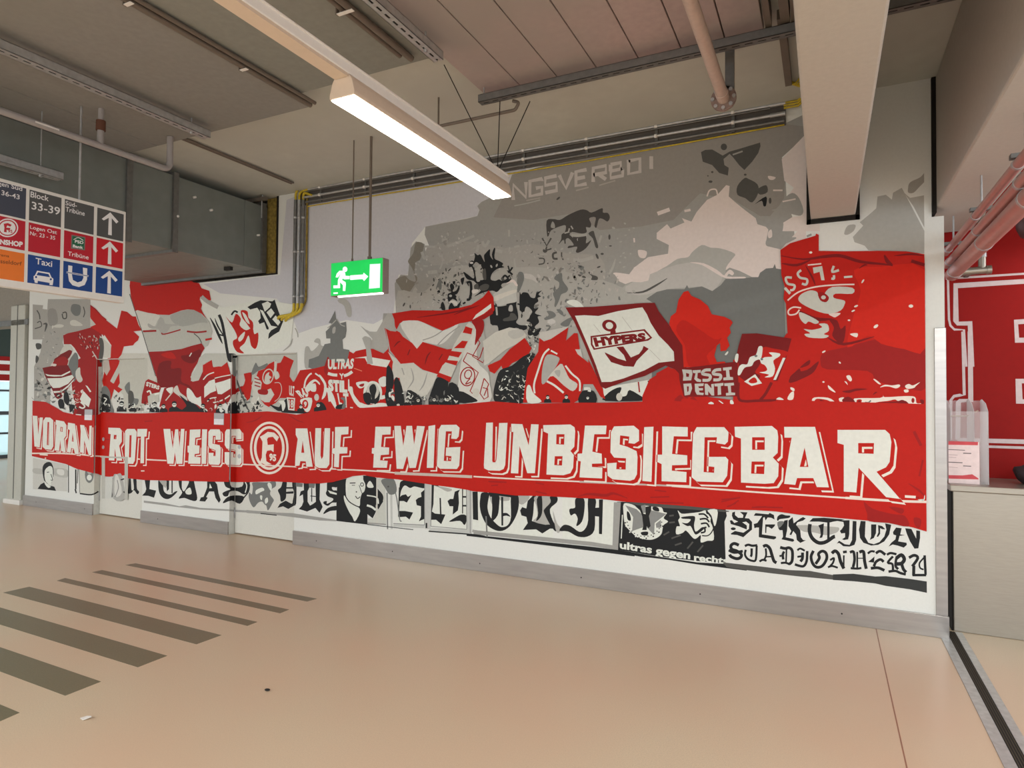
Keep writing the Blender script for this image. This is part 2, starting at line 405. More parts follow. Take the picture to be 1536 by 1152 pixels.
# ------------------------------------------------------------------ pipes and conduits on the ceiling
zc = pz-.03
p = onZ(466, 158, zc)
e = empty('ceiling_conduit', 'pair of dark conduits left of the lit strip lamp', 'conduit', (p.x, -5, zc), 'dark conduits running under the ceiling')
T('conduit', [(p.x, -12, zc), (p.x, p.y, zc)], .018, M_DKPIPE, e); T('conduit', [(p.x+.045, -12, zc+.008), (p.x+.045, p.y, zc+.008)], .014, M_DKPIPE, e)
for px_, py_ in ((181, 6), (354, 104)):
    q = onZ(px_, py_, zc); B('conduit_saddle', p.x-.03, p.x+.035, q.y-.012, q.y+.012, zc-.022, zc-.018, M_WHITE, e)
    B('saddle_leg', p.x-.034, p.x-.026, q.y-.012, q.y+.012, zc-.022, pz, M_DKPIPE, e)
p = onZ(617, 88, zc)
e = empty('ceiling_conduit', 'pair of dark conduits right of the lit strip lamp', 'conduit', (p.x, -5, zc), 'dark conduits running under the ceiling')
T('conduit', [(p.x, -12, zc), (p.x, p.y, zc)], .022, M_DKPIPE, e); T('conduit', [(p.x-.055, -12, zc+.008), (p.x-.055, p.y-.05, zc+.008)], .018, M_DKPIPE, e)
q = onZ(520, 12, zc); B('conduit_saddle', p.x-.085, p.x+.03, q.y-.012, q.y+.012, zc-.026, zc-.022, M_WHITE, e); B('saddle_leg', p.x-.09, p.x-.082, q.y-.012, q.y+.012, zc-.026, pz, M_DKPIPE, e)
# conduit feeding the drop
a = onZ(312, 213, CEIL-.02); b_ = onZ(437, 275, CEIL-.02)
e = empty('ceiling_conduit', 'thin dark conduit running to the top of the vertical conduits', 'conduit', (a.x, a.y, a.z), 'dark conduits running under the ceiling')
T('conduit', [(b_.x, -12, CEIL-.02), (b_.x, b_.y, CEIL-.02)], .012, M_DKPIPE, e)
T('conduit', [(b_.x+.03, -12, CEIL-.02), (b_.x+.03, b_.y, CEIL-.02)], .010, M_DKPIPE, e)
# grey water pipe
zpp = 3.62
p = onZ(248, 253, zpp); q = onZ(157, 217, zpp)
e = empty('grey_pipe', 'light grey pipe with a branch and an elbow up to the ceiling, upper left', 'pipe', (p.x, p.y, zpp))
T('pipe_run', [(p.x, -12, zpp), (p.x, p.y+.04, zpp), (p.x, p.y+.04, pz-.002)], .026, M_GREYPIPE, e, rb=.07)
T('branch', [(p.x, q.y, zpp), (p.x, q.y, zpp+.16)], .024, M_GREYPIPE, e)
T('branch_coupling', [(p.x, q.y, zpp+.12), (p.x, q.y, zpp+.20)], .034, mat('rust_brown', (96, 60, 44), .8), e)
T('branch', [(p.x, q.y, zpp+.20), (p.x, q.y, pz)], .02, M_GREYPIPE, e)
B('pipe_label', p.x+.024, p.x+.027, onX(68, 198, p.x).y-.08, onX(68, 198, p.x).y+.08, zpp-.006, zpp+.006, M_WHITE, e)
# big pipe toward the wall on the right
zb = 3.60
p = onZ(1086, 150, zb)
e = empty('drain_pipe', 'pale painted pipe with a flanged end reaching toward the wall beside the beam', 'pipe', (p.x, p.y, zb))
T('pipe_run', [(p.x, -12, zb), (p.x, p.y, zb)], .036, mat('pale_pipe_paint', (196, 176, 166), .45), e, seg=20)
T('pipe_sleeve', [(p.x, p.y-.12, zb), (p.x, p.y+.01, zb)], .040, mat('pale_pipe_paint', (196, 176, 166), .45), e, seg=20)
bm = bmesh.new()
for k in range(8):
    a_ = 2*math.pi*k/8; cx_, cz_ = p.x+.066*math.cos(a_), zb+.066*math.sin(a_)
    tube_bm(bm, [(cx_, p.y-.045, cz_), (cx_, p.y+.01, cz_)], .012, 8)
reparent(newobj('flange_bolts', bm, M_GALV), e)
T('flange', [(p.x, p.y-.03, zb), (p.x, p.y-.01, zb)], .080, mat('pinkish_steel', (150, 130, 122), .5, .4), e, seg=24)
B('pipe_bracket', p.x+.01, p.x+.065, p.y-.03, p.y+.01, zb+.05, CEIL, M_GALVD, e)
# thin dark bar with a hook
a = onZ(651, 191, 3.74); b_ = onZ(773, 165, 3.74)
e = empty('hooked_rod', 'thin dark rod with a bent end under the slotted rail', 'rod', (a.x, a.y, 3.74))
T('rod', [(a.x, a.y, 3.74), (b_.x, a.y, 3.74), (b_.x+.03, a.y, 3.79), (b_.x-.02, a.y, 3.81)], .012, M_DKPIPE, e, rb=.02)
T('rod_fixing', [(a.x+.04, a.y, 3.74), (a.x+.04, a.y, CEIL)], .007, M_DKPIPE, e)
# vertical bars near the coil
e = empty('hanger_bars', 'dark flat bars hanging from the ceiling between the slotted rail and the square beam', 'hanger', (-.3, -.9, 3.8))
q = onZ(1183, 125, CEIL-.04)
B('ceiling_bar', q.x-.022, q.x+.022, pl.y, q.y, CEIL-.06, CEIL, M_DKPIPE, e)
for px_, w in ((1152, .035), (1178, .05), (1190, .02)):
    q = onZ(px_, 30, pz-.03); B('ceiling_bar', q.x-w/2, q.x+w/2, -12, pl.y, pz-.05, CEIL, M_DKPIPE, e)

# ------------------------------------------------------------------ strip lamp
lp = empty('strip_lamp', 'lit white fluorescent strip lamp hanging from a rail below the ceiling', 'lamp', (-2.1, -2.1, 3.1))
LX0, LX1, LY0, LY1, LZ = -2.172, -2.018, -3.0, -1.29, 3.10
xm = (LX0+LX1)/2
B('mounting_rail', xm-.045, xm+.045, -9.0, LY1+.02, LZ+.105, LZ+.165, M_WHITE, lp, bevel=.006)
B('rail_lip', xm-.053, xm+.053, -9.0, LY1+.02, LZ+.150, LZ+.160, M_WHITE, lp, bevel=.003)
bm = bmesh.new()
prof = [(LX0, LZ), (LX1, LZ), (LX1, LZ+.02), (xm+.062, LZ+.075), (xm+.045, LZ+.105), (xm-.045, LZ+.105), (xm-.062, LZ+.075), (LX0, LZ+.02)]
r0 = [bm.verts.new((x, LY0, z)) for x, z in prof]; r1 = [bm.verts.new((x, LY1, z)) for x, z in prof]
bm.faces.new(r0); bm.faces.new(r1[::-1])
for k in range(8): bm.faces.new((r0[k], r1[k], r1[(k+1) % 8], r0[(k+1) % 8]))
bmesh.ops.recalc_face_normals(bm, faces=bm.faces)
reparent(newobj('lamp_housing', bm, M_CREAM, bevel=.004), lp)
B('diffuser', LX0+.006, LX1-.006, LY0+.008, LY1-.008, LZ-.006, LZ+.002, M_LAMP, lp, bevel=.002)
B('rail_underside_shade', xm-.040, xm+.040, -9.0, LY0-.004, LZ+.090, LZ+.105, M_CREAM, lp)  # cream strip painting in the shaded underside of the white rail
for y in (-4.6, -6.6):
    T('suspension_wire', [(xm, y, LZ+.16), (xm, y, pz)], .003, M_BLACK, lp, seg=6)

# suspension wires of the lamp
wl = Vector((-2.10, -1.36, 3.262))
for (px_, py_, zz) in [(666, 97, 3.80), (750, 152, 3.80), (795, 152, 3.80)]:
    T('suspension_wire', [onZ(px_, py_, zz), wl], .0035, M_BLACK, lp, seg=6)
# ------------------------------------------------------------------ flat print canvas
EPS = 1.5e-5
def clip_tri(tri, poly):
    n = len(poly); ar = sum(poly[i][0]*poly[(i+1) % n][1]-poly[(i+1) % n][0]*poly[i][1] for i in range(n)); s = 1 if ar > 0 else -1
    out = list(tri)
    for i in range(n):
        ax, ay = poly[i]; bx, by = poly[(i+1) % n]; inp = out; out = []
        if not inp: return []
        def side(p): return s*((bx-ax)*(p[1]-ay)-(by-ay)*(p[0]-ax))
        for j in range(len(inp)):
            P, Q = inp[j-1], inp[j]; sp, sq = side(P), side(Q)
            if (sp >= 0) != (sq >= 0):
                t = sp/(sp-sq); out.append((P[0]+(Q[0]-P[0])*t, P[1]+(Q[1]-P[1])*t))
            if sq >= 0: out.append(Q)
    return out if len(out) > 2 else []
def smooth_loop(pts, k=3):
    n = len(pts); out = []
    for i in range(n):
        p0, p1, p2, p3 = pts[i-1], pts[i], pts[(i+1) % n], pts[(i+2) % n]
        for j in range(k):
            t = j/k
            out.append(tuple(.5*(2*p1[a]+(-p0[a]+p2[a])*t+(2*p0[a]-5*p1[a]+4*p2[a]-p3[a])*t*t+(-p0[a]+3*p1[a]-3*p2[a]+p3[a])*t**3) for a in (0, 1)))
    return out
def smooth_open(pts, k=4):
    if len(pts) < 3: return pts
    q = [pts[0]]+pts+[pts[-1]]; out = []
    for i in range(1, len(q)-2):
        p0, p1, p2, p3 = q[i-1], q[i], q[i+1], q[i+2]
        for j in range(k):
            t = j/k
            out.append(tuple(.5*(2*p1[a]+(-p0[a]+p2[a])*t+(2*p0[a]-5*p1[a]+4*p2[a]-p3[a])*t*t+(-p0[a]+3*p1[a]-3*p2[a]+p3[a])*t**3) for a in (0, 1)))
    out.append(pts[-1]); return out
def P_(s, crop):
    ox, oy, sc = crop
    if isinstance(s, str):
        v = [t.split(',') for t in s.split()]; s = [(float(a), float(b)) for a, b in v]
    return [(ox+a/sc, oy+b/sc) for a, b in s]
_fc = {}
def text_tris(txt, bold=0.0):
    key = (txt, bold)
    if key in _fc: return _fc[key]
    cu = bpy.data.curves.new('t', 'FONT'); cu.body = txt; cu.size = 1; cu.offset = bold; cu.resolution_u = 3; cu.space_line = .95
    o = bpy.data.objects.new('t', cu); COL.objects.link(o); bpy.context.view_layer.update()
    me = o.evaluated_get(bpy.context.evaluated_depsgraph_get()).to_mesh(); me.calc_loop_triangles()
    vs = [v.co.copy() for v in me.vertices]; tr = [tuple(t.vertices) for t in me.loop_triangles]
    bpy.data.objects.remove(o); bpy.data.curves.remove(cu)
    x0 = min(v.x for v in vs); x1 = max(v.x for v in vs); y0 = min(v.y for v in vs); y1 = max(v.y for v in vs)
    res = [tuple(((vs[i].x-x0)/(x1-x0), 1-(vs[i].y-y0)/(y1-y0)) for i in t) for t in tr]
    _fc[key] = res; return res
class Canvas:
    def __init__(s, regions): s.regions = regions; s.layer = 1; s.cur = None
    top = 0
    def begin(s, name, parent, label=None, base=None):
        s.top = max(s.top, s.layer)
        if base is not None: s.layer = base
        s.cur = dict(name=name, parent=parent, label=label, items=[])
    def tris(s, color, tris, step=True):
        if step: s.layer += 1
        for r in s.regions:
            poly, kind, val, owner = r
            n = {'Y': Vector((0, -1, 0)), 'X': Vector((1, 0, 0))}[kind]
            fn = onY if kind == 'Y' else onX
            out = []
            bx0 = min(p[0] for p in poly); bx1 = max(p[0] for p in poly); by0 = min(p[1] for p in poly); by1 = max(p[1] for p in poly)
            for t in tris:
                if max(p[0] for p in t) < bx0 or min(p[0] for p in t) > bx1 or max(p[1] for p in t) < by0 or min(p[1] for p in t) > by1: continue
                c = clip_tri(t, poly)
                if c: out.append([fn(p[0], p[1], val)+n*(EPS*s.layer) for p in c])
            if out: s.cur['items'].append((owner, color, out))
    def end(s):
        c = s.cur; byown = {}
        for ow, col, polys in c['items']: byown.setdefault(ow, []).append((col, polys))
        res = None
        for ow, lst in byown.items():
            par = c['parent'] if ow is None else ow
            bm = bmesh.new(); mats = []
            for col, polys in lst:
                m_ = col if not isinstance(col, tuple) else PAINT(col)
                if m_ not in mats: mats.append(m_)
                k = mats.index(m_)
                for q in polys:
                    vs = [bm.verts.new(v) for v in q]
                    f = bm.faces.new(vs); f.material_index = k
            bm.normal_update()
            nn = Vector((0, -1, 0)) 
            for f in bm.faces:
                if f.normal.dot(CAM-f.calc_center_median()) < 0: f.normal_flip()
            o = newobj(c['name'] if ow is None else 'painted_decoration', bm, mats)
            reparent(o, par)
            if ow is None: res = o
            if c['label'] and ow is None: o['label'] = c['label']
        s.cur = None; return res
    # shapes, coordinates in a crop of the reference frame
    def fill(s, color, pts, crop=(0, 0, 1), sm=False, holes=(), step=True):
        loops = [P_(pts, crop)]+[P_(h, crop) for h in holes]
        if sm: loops = [smooth_loop(l) for l in loops]
        idx = tessellate_polygon([[Vector((a, b, 0)) for a, b in l] for l in loops])
        flat = [p for l in loops for p in l]
        s.tris(color, [tuple(flat[i] for i in t) for t in idx], step)
    def stroke(s, color, pts, w, crop=(0, 0, 1), sm=True, step=True, taper=False):
        l = P_(pts, crop); w = w/crop[2]
        if sm: l = smooth_open(l)
        L, R = [], []; n = len(l)
        for i, p in enumerate(l):
            a = l[max(0, i-1)]; b = l[min(n-1, i+1)]; dx, dy = b[0]-a[0], b[1]-a[1]; d = math.hypot(dx, dy) or 1
            ww = w/2*(1 if not taper else max(.25, math.sin(math.pi*(i+.6)/(n+.2))))
            L.append((p[0]-dy/d*ww, p[1]+dx/d*ww)); R.append((p[0]+dy/d*ww, p[1]-dx/d*ww))
        ts = []
        for i in range(n-1): ts += [(L[i], R[i], R[i+1]), (L[i], R[i+1], L[i+1])]
        s.tris(color, ts, step)
    def nib(s, color, pts, nv, crop=(0, 0, 1), sm=True, step=True):
        l = P_(pts, crop)
        if sm: l = smooth_open(l, 5)
        nx, ny = nv[0]/crop[2]/2, nv[1]/crop[2]/2; ts = []
        for a, b in zip(l, l[1:]):
            q = [(a[0]-nx, a[1]-ny), (a[0]+nx, a[1]+ny), (b[0]+nx, b[1]+ny), (b[0]-nx, b[1]-ny)]
            ts += [(q[0], q[1], q[2]), (q[0], q[2], q[3])]
        s.tris(color, ts, step)
    def text(s, color, txt, quad, crop=(0, 0, 1), bold=0.0):
        """quad: tl tr br bl"""
        q = P_(quad, crop)
        def mp(u, v): return tuple((q[0][a]*(1-u)+q[1][a]*u)*(1-v)+(q[3][a]*(1-u)+q[2][a]*u)*v for a in (0, 1))
        s.tris(color, [tuple(mp(*p) for p in t) for t in text_tris(txt, bold)])
    def ellipse(s, color, cx, cy, rx, ry, crop=(0, 0, 1), n=28, hole=None, rot=0):
        def E_(a, b): return [(cx+a*math.cos(2*math.pi*k/n)*math.cos(rot)-b*math.sin(2*math.pi*k/n)*math.sin(rot), cy+a*math.cos(2*math.pi*k/n)*math.sin(rot)+b*math.sin(2*math.pi*k/n)*math.cos(rot)) for k in range(n)]
        if hole:
            o_, i_ = P_(E_(rx, ry), crop), P_(E_(*hole), crop); ts = []
            for k in range(n): ts += [(o_[k], o_[(k+1) % n], i_[(k+1) % n]), (o_[k], i_[(k+1) % n], i_[k])]
            s.tris(color, ts)
        else: s.fill(color, E_(rx, ry), crop)
PM = {}
PNAMES = {}
def PAINT(c, rough=.6):
    if c not in PM: PM[c] = mat('paint_%s' % PNAMES.get(c, '%d_%d_%d' % c), c, rough, nscale=35, noise=.035, spec=.25)
    return PM[c]
BIG = [(-3000, -3000), (5000, -3000), (5000, 5000), (-3000, 5000)]

# ------------------------------------------------------------------ hanging direction sign
SX = -5.2
def tz(px, py): return onX(px, py, SX).z
def ty(px, py): return onX(px, py, SX).y
c5 = (0, 240, 5.12)
def P5(x, y): return (x/5.12, 240+y/5.12)
ztop = (onX(*P5(970, 390), SX).z+onX(*P5(10, 152), SX).z)/2; zbot = (onX(*P5(950, 1090), SX).z+onX(*P5(10, 978), SX).z)/2
yR = onX(*P5(962, 700), SX).y
wB = onX(*P5(465, 600), SX).y-onX(*P5(218, 600), SX).y; gap = onX(*P5(489, 600), SX).y-onX(*P5(465, 600), SX).y
yl = onX(*P5(218, 600), SX).y
sg = empty('direction_sign', 'hanging direction sign with grey, red, orange and blue fields and white arrows', 'sign', (SX, (yR+yl)/2, zbot))
YL = yl-4*(wB+gap)-gap
B('sign_panel', SX-.07, SX, YL, yR, zbot, ztop, M_WHITE, sg, bevel=.004)
for y in (yR-.35, yR-1.6, yR-2.9):
    T('sign_hanger', [(SX-.035, y, ztop), (SX-.035, y, pz)], .008, M_GALV, sg)
cv = Canvas([(BIG, 'X', SX+.0005, None)])
GREY = mat('sign_grey_film', (84, 86, 88), .4, noise=.01); SRED = mat('sign_red_film', (204, 22, 38), .4, noise=.01); SRED2 = mat('sign_dark_red_film', (190, 26, 48), .4, noise=.01)
SORG = mat('sign_orange_film', (236, 124, 40), .35, noise=.02); SBLU = mat('sign_blue_film', (16, 66, 140), .4, noise=.01); SWH = mat('sign_white_film', (238, 238, 240), .4, noise=.01)
SNV = mat('sign_slate_film', (70, 76, 92), .4, noise=.01)
rowz = []
for (a, b_) in [((225, 226), (225, 464)), ((220, 480), (216, 702)), ((212, 722), (207, 942))]:
    rowz.append((onX(*P5(*a), SX).z, onX(*P5(*b_), SX).z))
rowd = []
for (a, b_) in [((745, 364), (742, 580)), ((740, 592), (738, 798)), ((733, 820), (730, 1018))]:
    rowd.append((onX(*P5(*a), SX).z, onX(*P5(*b_), SX).z))
rowz = [((a[0]+c[0])/2, (a[1]+c[1])/2) for a, c in zip(rowz, rowd)]
ycols = [(yl+k*(wB+gap), yl+k*(wB+gap)+wB) for k in range(-3, 3)]
yd = [(onX(*P5(218, 600), SX).y, onX(*P5(465, 600), SX).y), (onX(*P5(490, 650), SX).y, onX(*P5(716, 650), SX).y), (onX(*P5(740, 700), SX).y, onX(*P5(943, 750), SX).y)]
ycols = ycols[:3]+yd
colmats = [[GREY]*3+[GREY]*3, [SRED2]*5+[SRED], [SORG]*3+[SBLU]*3]
colmats[0][2] = SNV
for r in range(3):
    for k in range(6):
        y0, y1 = ycols[k]; z1, z0 = rowz[r]
        bm = bmesh.new(); box(bm, SX, SX+.0004+.0004, y0, y1, z0, z1)
        reparent(newobj('sign_field', bm, colmats[r][k]), sg)
cv.regions = [(BIG, 'X', SX+.001, None)]
cv.begin('sign_lettering', sg)
cv.text(SWH, 'Logen Süd', '-75,145 172,205 170,250 -75,188', c5, .012)
cv.text(SWH, '36-43', '12,230 152,268 150,305 10,268', c5, .012)
cv.text(SWH, 'Block', '236,240 376,275 374,318 234,285', c5, .012)
cv.text(SWH, '33-39', '244,318 462,365 460,425 242,378', c5, .012)
cv.text(SWH, 'Süd-', '505,312 592,332 590,366 503,346', c5, .01)
cv.text(SWH, 'Tribüne', '505,358 652,394 650,430 503,394', c5, .01)
cv.text(SWH, 'Logen Ost', '232,500 438,542 436,580 230,535', c5, .01)
cv.text(SWH, 'Nr. 23 - 35', '232,546 425,585 423,615 230,576', c5, .01)
cv.text(SWH, 'FANSHOP', '-60,600 176,628 174,670 -60,640', c5, .05)
cv.text(SWH, 'Tribüne', '522,700 682,732 680,765 520,733', c5, .01)
cv.text(SWH, 'Taxi', '274,750 402,776 400,822 272,798', c5, .012)
cv.text(mat('sign_brown_print', (120, 62, 20), .5), 'Arena', '-40,712 72,728 70,748 -40,732', c5, .01)
cv.text(mat('sign_brown_print', (120, 62, 20), .5), 'Düsseldorf', '-60,752 168,782 166,812 -60,784', c5, .01)
# crest
cv.ellipse(SWH, 58, 521, 82, 72, c5, hole=(72, 62)); cv.ellipse(SWH, 58, 521, 62, 54, c5)
cv.fill(SRED2, '28,490 60,484 90,498 78,512 56,502 48,520 80,522 76,538 50,536 52,556 30,552 34,520', c5)
cv.text(SRED2, '95', '60,530 96,538 96,562 60,556', c5, .03)
# arrows
for (x, y) in ((845, 402), (842, 625), (838, 850)):
    cv.fill(SWH, [(x+2, y), (x+65, y+72), (x+48, y+86), (x+13, y+45), (x+13, y+177), (x-15, y+172), (x-10, y+42), (x-48, y+62), (x-64, y+50)], c5)
# car
cv.fill(SWH, '285,850 380,866 396,902 410,912 408,938 404,962 380,960 380,944 290,928 288,946 266,942 264,922 258,918 258,892 268,886', c5, holes=['292,862 372,876 384,900 280,884'])
cv.ellipse(SBLU, 277, 899, 8, 8, c5); cv.ellipse(SBLU, 390, 916, 8, 8, c5)
# U shaped pictogram
cv.fill(SWH, '524,808 556,814 552,880 560,922 596,940 628,930 640,905 636,826 670,832 668,920 650,960 605,976 556,962 530,930 522,880', c5, sm=False)
cv.stroke(SWH, '510,862 680,892', 12, c5, sm=False); cv.stroke(SBLU, '510,862 680,892', 5, c5, sm=False)
# green logo field
cv.fill(mat('logo_grey', (120, 120, 116), .5), '548,574 655,592 652,694 545,680', c5)
cv.fill(mat('logo_green', (24, 104, 72), .5), '556,584 648,600 645,686 553,670', c5)
cv.stroke(SWH, '565,612 600,596 640,618', 5, c5); cv.text(SWH, 'PSD', '576,612 642,624 640,648 574,636', c5, .03)
cv.text(SWH, 'Bank', '560,648 640,662 638,684 558,670', c5, .04)
cv.end()

# ------------------------------------------------------------------ green exit sign
c8 = (480, 370, 12.8)
EY = -.93
tl = onY(480+205/12.8, 370+308/12.8, EY); tr_ = onY(480+1208/12.8, 370+212/12.8, EY); bl = onY(480+205/12.8, 370+940/12.8, EY); br = onY(480+1195/12.8, 370+888/12.8, EY)
ex0, ex1 = (tl.x+bl.x)/2, (tr_.x+br.x)/2; ez1, ez0 = (tl.z+tr_.z)/2, (bl.z+br.z)/2
yb = EY
while proj((ex1, yb, ez1))[0] < 583.3 and yb < -.5: yb += .005
es = empty('exit_sign', 'lit green emergency exit sign with running figure, arrow and door', 'sign', ((ex0+ex1)/2, EY, ez0))
B('sign_case', ex0, ex1, EY+.004, yb, ez0, ez1, mat('sign_case_grey', (140, 128, 124), .5), es, bevel=.004)
B('light_slot', ex0+.08, ex1-.01, EY+.006, EY+.03, ez0-.012, ez0, mat('slot_light', (255, 255, 255), .4, emit=((255, 255, 250), 1.6)), es)
MG = mat('lit_green_panel', (24, 190, 84), .4, noise=.12, nscale=5, emit=((18, 205, 88), .45)); MGW = mat('lit_white_pictogram', (240, 255, 250), .4, emit=((228, 255, 246), .55))
MGL = mat('lit_pale_door', (214, 250, 238), .4, emit=((200, 248, 232), .4)); MGD = mat('green_rim', (20, 110, 54), .5)
B('sign_face', ex0+.004, ex1-.004, EY, EY+.0045, ez0+.004, ez1-.004, MG, es)
cv = Canvas([(BIG, 'Y', EY-.0006, None)])
cv.begin('pictogram', es)
cv.ellipse(MGW, 480, 435, 45, 52, c8)
cv.fill(MGW, '375,462 440,462 480,500 492,560 570,562 568,622 470,630 440,610 420,640 490,680 496,720 485,850 440,850 440,740 385,680 385,795 258,798 255,745 340,742 345,640 380,560 400,510 345,592 300,590 320,520', c8)
cv.fill(MGW, '580,552 830,535 835,498 925,572 845,660 820,622 580,640', c8)
cv.fill(MGL, '955,335 1160,325 1150,790 940,808', c8); cv.fill(MGW, '975,355 1140,345 1130,770 960,788', c8)
cv.fill(MGW, '258,880 342,876 342,904 258,908', c8)
cv.end()
for px_, r_ in ((528.5, .006), (554.5, .012)):
    q = onY(px_, 392, (EY+yb)/2)
    T('hanger_rod', [(q.x, q.y, ez1), (q.x, q.y, CEIL)], r_, M_DKPIPE, es, seg=10)
    T('rod_collar', [(q.x, q.y, ez1), (q.x, q.y, ez1+.03)], r_*1.7, M_DKPIPE, es, seg=10)

# ------------------------------------------------------------------ service niche on the right
niche = B('wall_right', WALL_X1-.2, 4.5, .85, .95, 0, CEIL, M_RED, kind='structure')
cvn = Canvas([([proj((WALL_X1-.15, .85, 0)), (5000, proj((WALL_X1-.15, .85, 0))[1]+600), (5000, -800), proj((WALL_X1-.15, .85, CEIL))], 'Y', .849, None)])
LN = mat('pale_line_paint', (214, 196, 198), .6)
c6 = (1136, 250, 3.84); c7 = (1336, 500, 3.84)
cvn.begin('painted_outline', niche)
cvn.stroke(LN, '1085,645 1300,632 1700,606', 12, c6, sm=False); 
cvn.fill(LN, '1130,672 1720,636 1720,662 1155,700 1160,893 1238,890 1250,1152 1222,1152 1212,915 1150,915 1128,890', c6)
cvn.stroke(LN, '1098,650 1104,880 1112,915 1135,938 1190,940 1204,1152', 13, c6, sm=False)
cvn.stroke(LN, '415,-10 424,355 400,356 365,362 347,385 345,612', 17, c7, sm=False)
cvn.fill(LN, '443,-10 472,-10 476,395 405,398 400,610 372,610 375,395 395,378 447,378', c7)
cvn.fill(LN, '385,602 1200,622 1200,650 385,626', c7); cvn.fill(LN, '513,644 1200,664 1200,682 513,658', c7)
cvn.fill(LN, '1478,882 1900,852 1900,880 1502,908 1508,985 1900,985 1900,1012 1484,1014', c6)
cvn.fill(LN, '719,262 1200,262 1200,290 755,288 760,380 1200,385 1200,410 722,405', c7)
cvn.end()
# counter
ct = empty('service_counter', 'brushed stainless steel service counter right of the mural wall', 'counter', (2.4, .5, 0))
B('counter_body', .826, 4.2, .19, .84, .0, 1.005, M_STEEL, ct, bevel=.004)
B('counter_top', .805, 4.22, .165, .845, 1.005, 1.05, M_STEEL, ct, bevel=.006)
B('shadow_gap', .815, .828, .20, .84, .0, 1.0, M_DARK, ct)
# acrylic leaflet holder
def wpt(px, py, Y): return onY(px, py, Y)
HY = .30
h0 = wpt(1418, 715, HY); h1 = wpt(1483, 720, HY); h2 = wpt(1475, 605, HY)
MAC = bpy.data.materials.new('clear_acrylic'); MAC.use_nodes = True
nt = MAC.node_tree; b = nt.nodes['Principled BSDF']
b.inputs['Base Color'].default_value = (.95, .9, .9, 1); b.inputs['Roughness'].default_value = .06; b.inputs['Alpha'].default_value = .24
fr = nt.nodes.new('ShaderNodeFresnel'); fr.inputs[0].default_value = 1.6
ad = nt.nodes.new('ShaderNodeMath'); ad.operation = 'ADD'; ad.inputs[1].default_value = .14; nt.links.new(fr.outputs[0], ad.inputs[0]); nt.links.new(ad.outputs[0], b.inputs['Alpha'])
hd = empty('leaflet_holder', 'clear acrylic leaflet holder standing on the steel counter', 'holder', (h0.x+.1, HY, 1.05))
hx0 = max(h0.x-.05, .83); hx1 = h1.x; ht = h2.z
bm = bmesh.new()
def holder_side(x):   # curved side outline: y from HY to HY+.2
    pts = [(HY, 1.051), (HY+.26, 1.051), (HY+.26, ht+.02), (HY+.20, ht+.03), (HY+.08, ht), (HY, ht-.06)]
    f0 = [bm.verts.new((x-.002, y, z)) for y, z in pts]; f1 = [bm.verts.new((x+.002, y, z)) for y, z in pts]
    bm.faces.new(f0); bm.faces.new(f1[::-1]); n = len(pts)
    for k in range(n): bm.faces.new((f0[k], f1[k], f1[(k+1) % n], f0[(k+1) % n]))
for x in (hx0, (hx0+hx1)/2+.03, hx1): holder_side(x)
bmesh.ops.recalc_face_normals(bm, faces=bm.faces)
reparent(newobj('side_panel', bm, MAC), hd)
B('back_panel', hx0, hx1, HY+.26, HY+.264, 1.051, ht+.02, MAC, hd); B('front_panel', hx0, hx1, HY, HY+.004, 1.051, ht-.06, MAC, hd)
T('holder_bracket', [(hx0+.02, HY+.25, ht-.10), (hx1-.10, HY+.20, ht-.10), (hx1-.03, HY+.16, ht-.055)], .005, M_CREAM, hd, seg=8)
# menu card leaning on the holder front
CY = HY-.012
k0 = wpt(1417, 660, CY); k1 = wpt(1469, 663, CY); kz = wpt(1469, 719, CY)
cdx0 = max(.815, k0.x-.06); card = B('menu_card', cdx0, k1.x, CY-.0015, CY, 1.051, k1.z, mat('card_white', (244, 222, 222), .5), bevel=0)
tag(card, 'white price card with red bands on the steel counter', 'card')
cvc = Canvas([([proj((cdx0, CY, 1.051)), proj((k1.x, CY, 1.051)), proj((k1.x, CY, k1.z)), proj((cdx0, CY, k1.z))], 'Y', CY-.0017, None)])
cc = (1400, 640, 9.6)
cvc.begin('card_print', card)
CR = mat('card_red', (214, 70, 80), .5); CK = mat('card_grey_print', (110, 96, 100), .5)
cvc.fill(CR, '100,188 645,205 640,268 100,258', cc); cvc.fill(CR, '100,695 420,702 560,685 650,745 650,760 100,745', cc)
for s_, wd_ in (('210,328 455,340', 10), ('430,382 545,386', 14), ('210,510 420,520', 12), ('430,565 545,570', 12)): cvc.stroke(CK, s_, wd_, cc, sm=False)
for s_ in ('220,402 350,410', '220,440 330,446', '220,580 350,590'): cvc.stroke(mat('card_pale_print', (206, 180, 182), .5), s_, 8, cc, sm=False)
cvc.end()
# dark bag on the counter at the frame edge
bmq = bmesh.new(); bmesh.ops.create_icosphere(bmq, subdivisions=3, radius=1)
rnd = random.Random(4)
for v in bmq.verts:
    n_ = 1+.12*math.sin(7*v.co.x+3*v.co.z)+.08*math.sin(9*v.co.y+5*v.co.z); v.co = Vector((v.co.x*.13*n_, v.co.y*.10*n_, max(v.co.z, -.75)*.085*n_))
q = onY(1546, 712, .50)
for v in bmq.verts: v.co += Vector((q.x+.03, .50, 1.05+.072))
tag(newobj('dark_bag', bmq, mat('dark_bag_fabric', (44, 30, 34), .8), smooth=True), 'small dark bag on the steel counter at the right edge', 'bag')

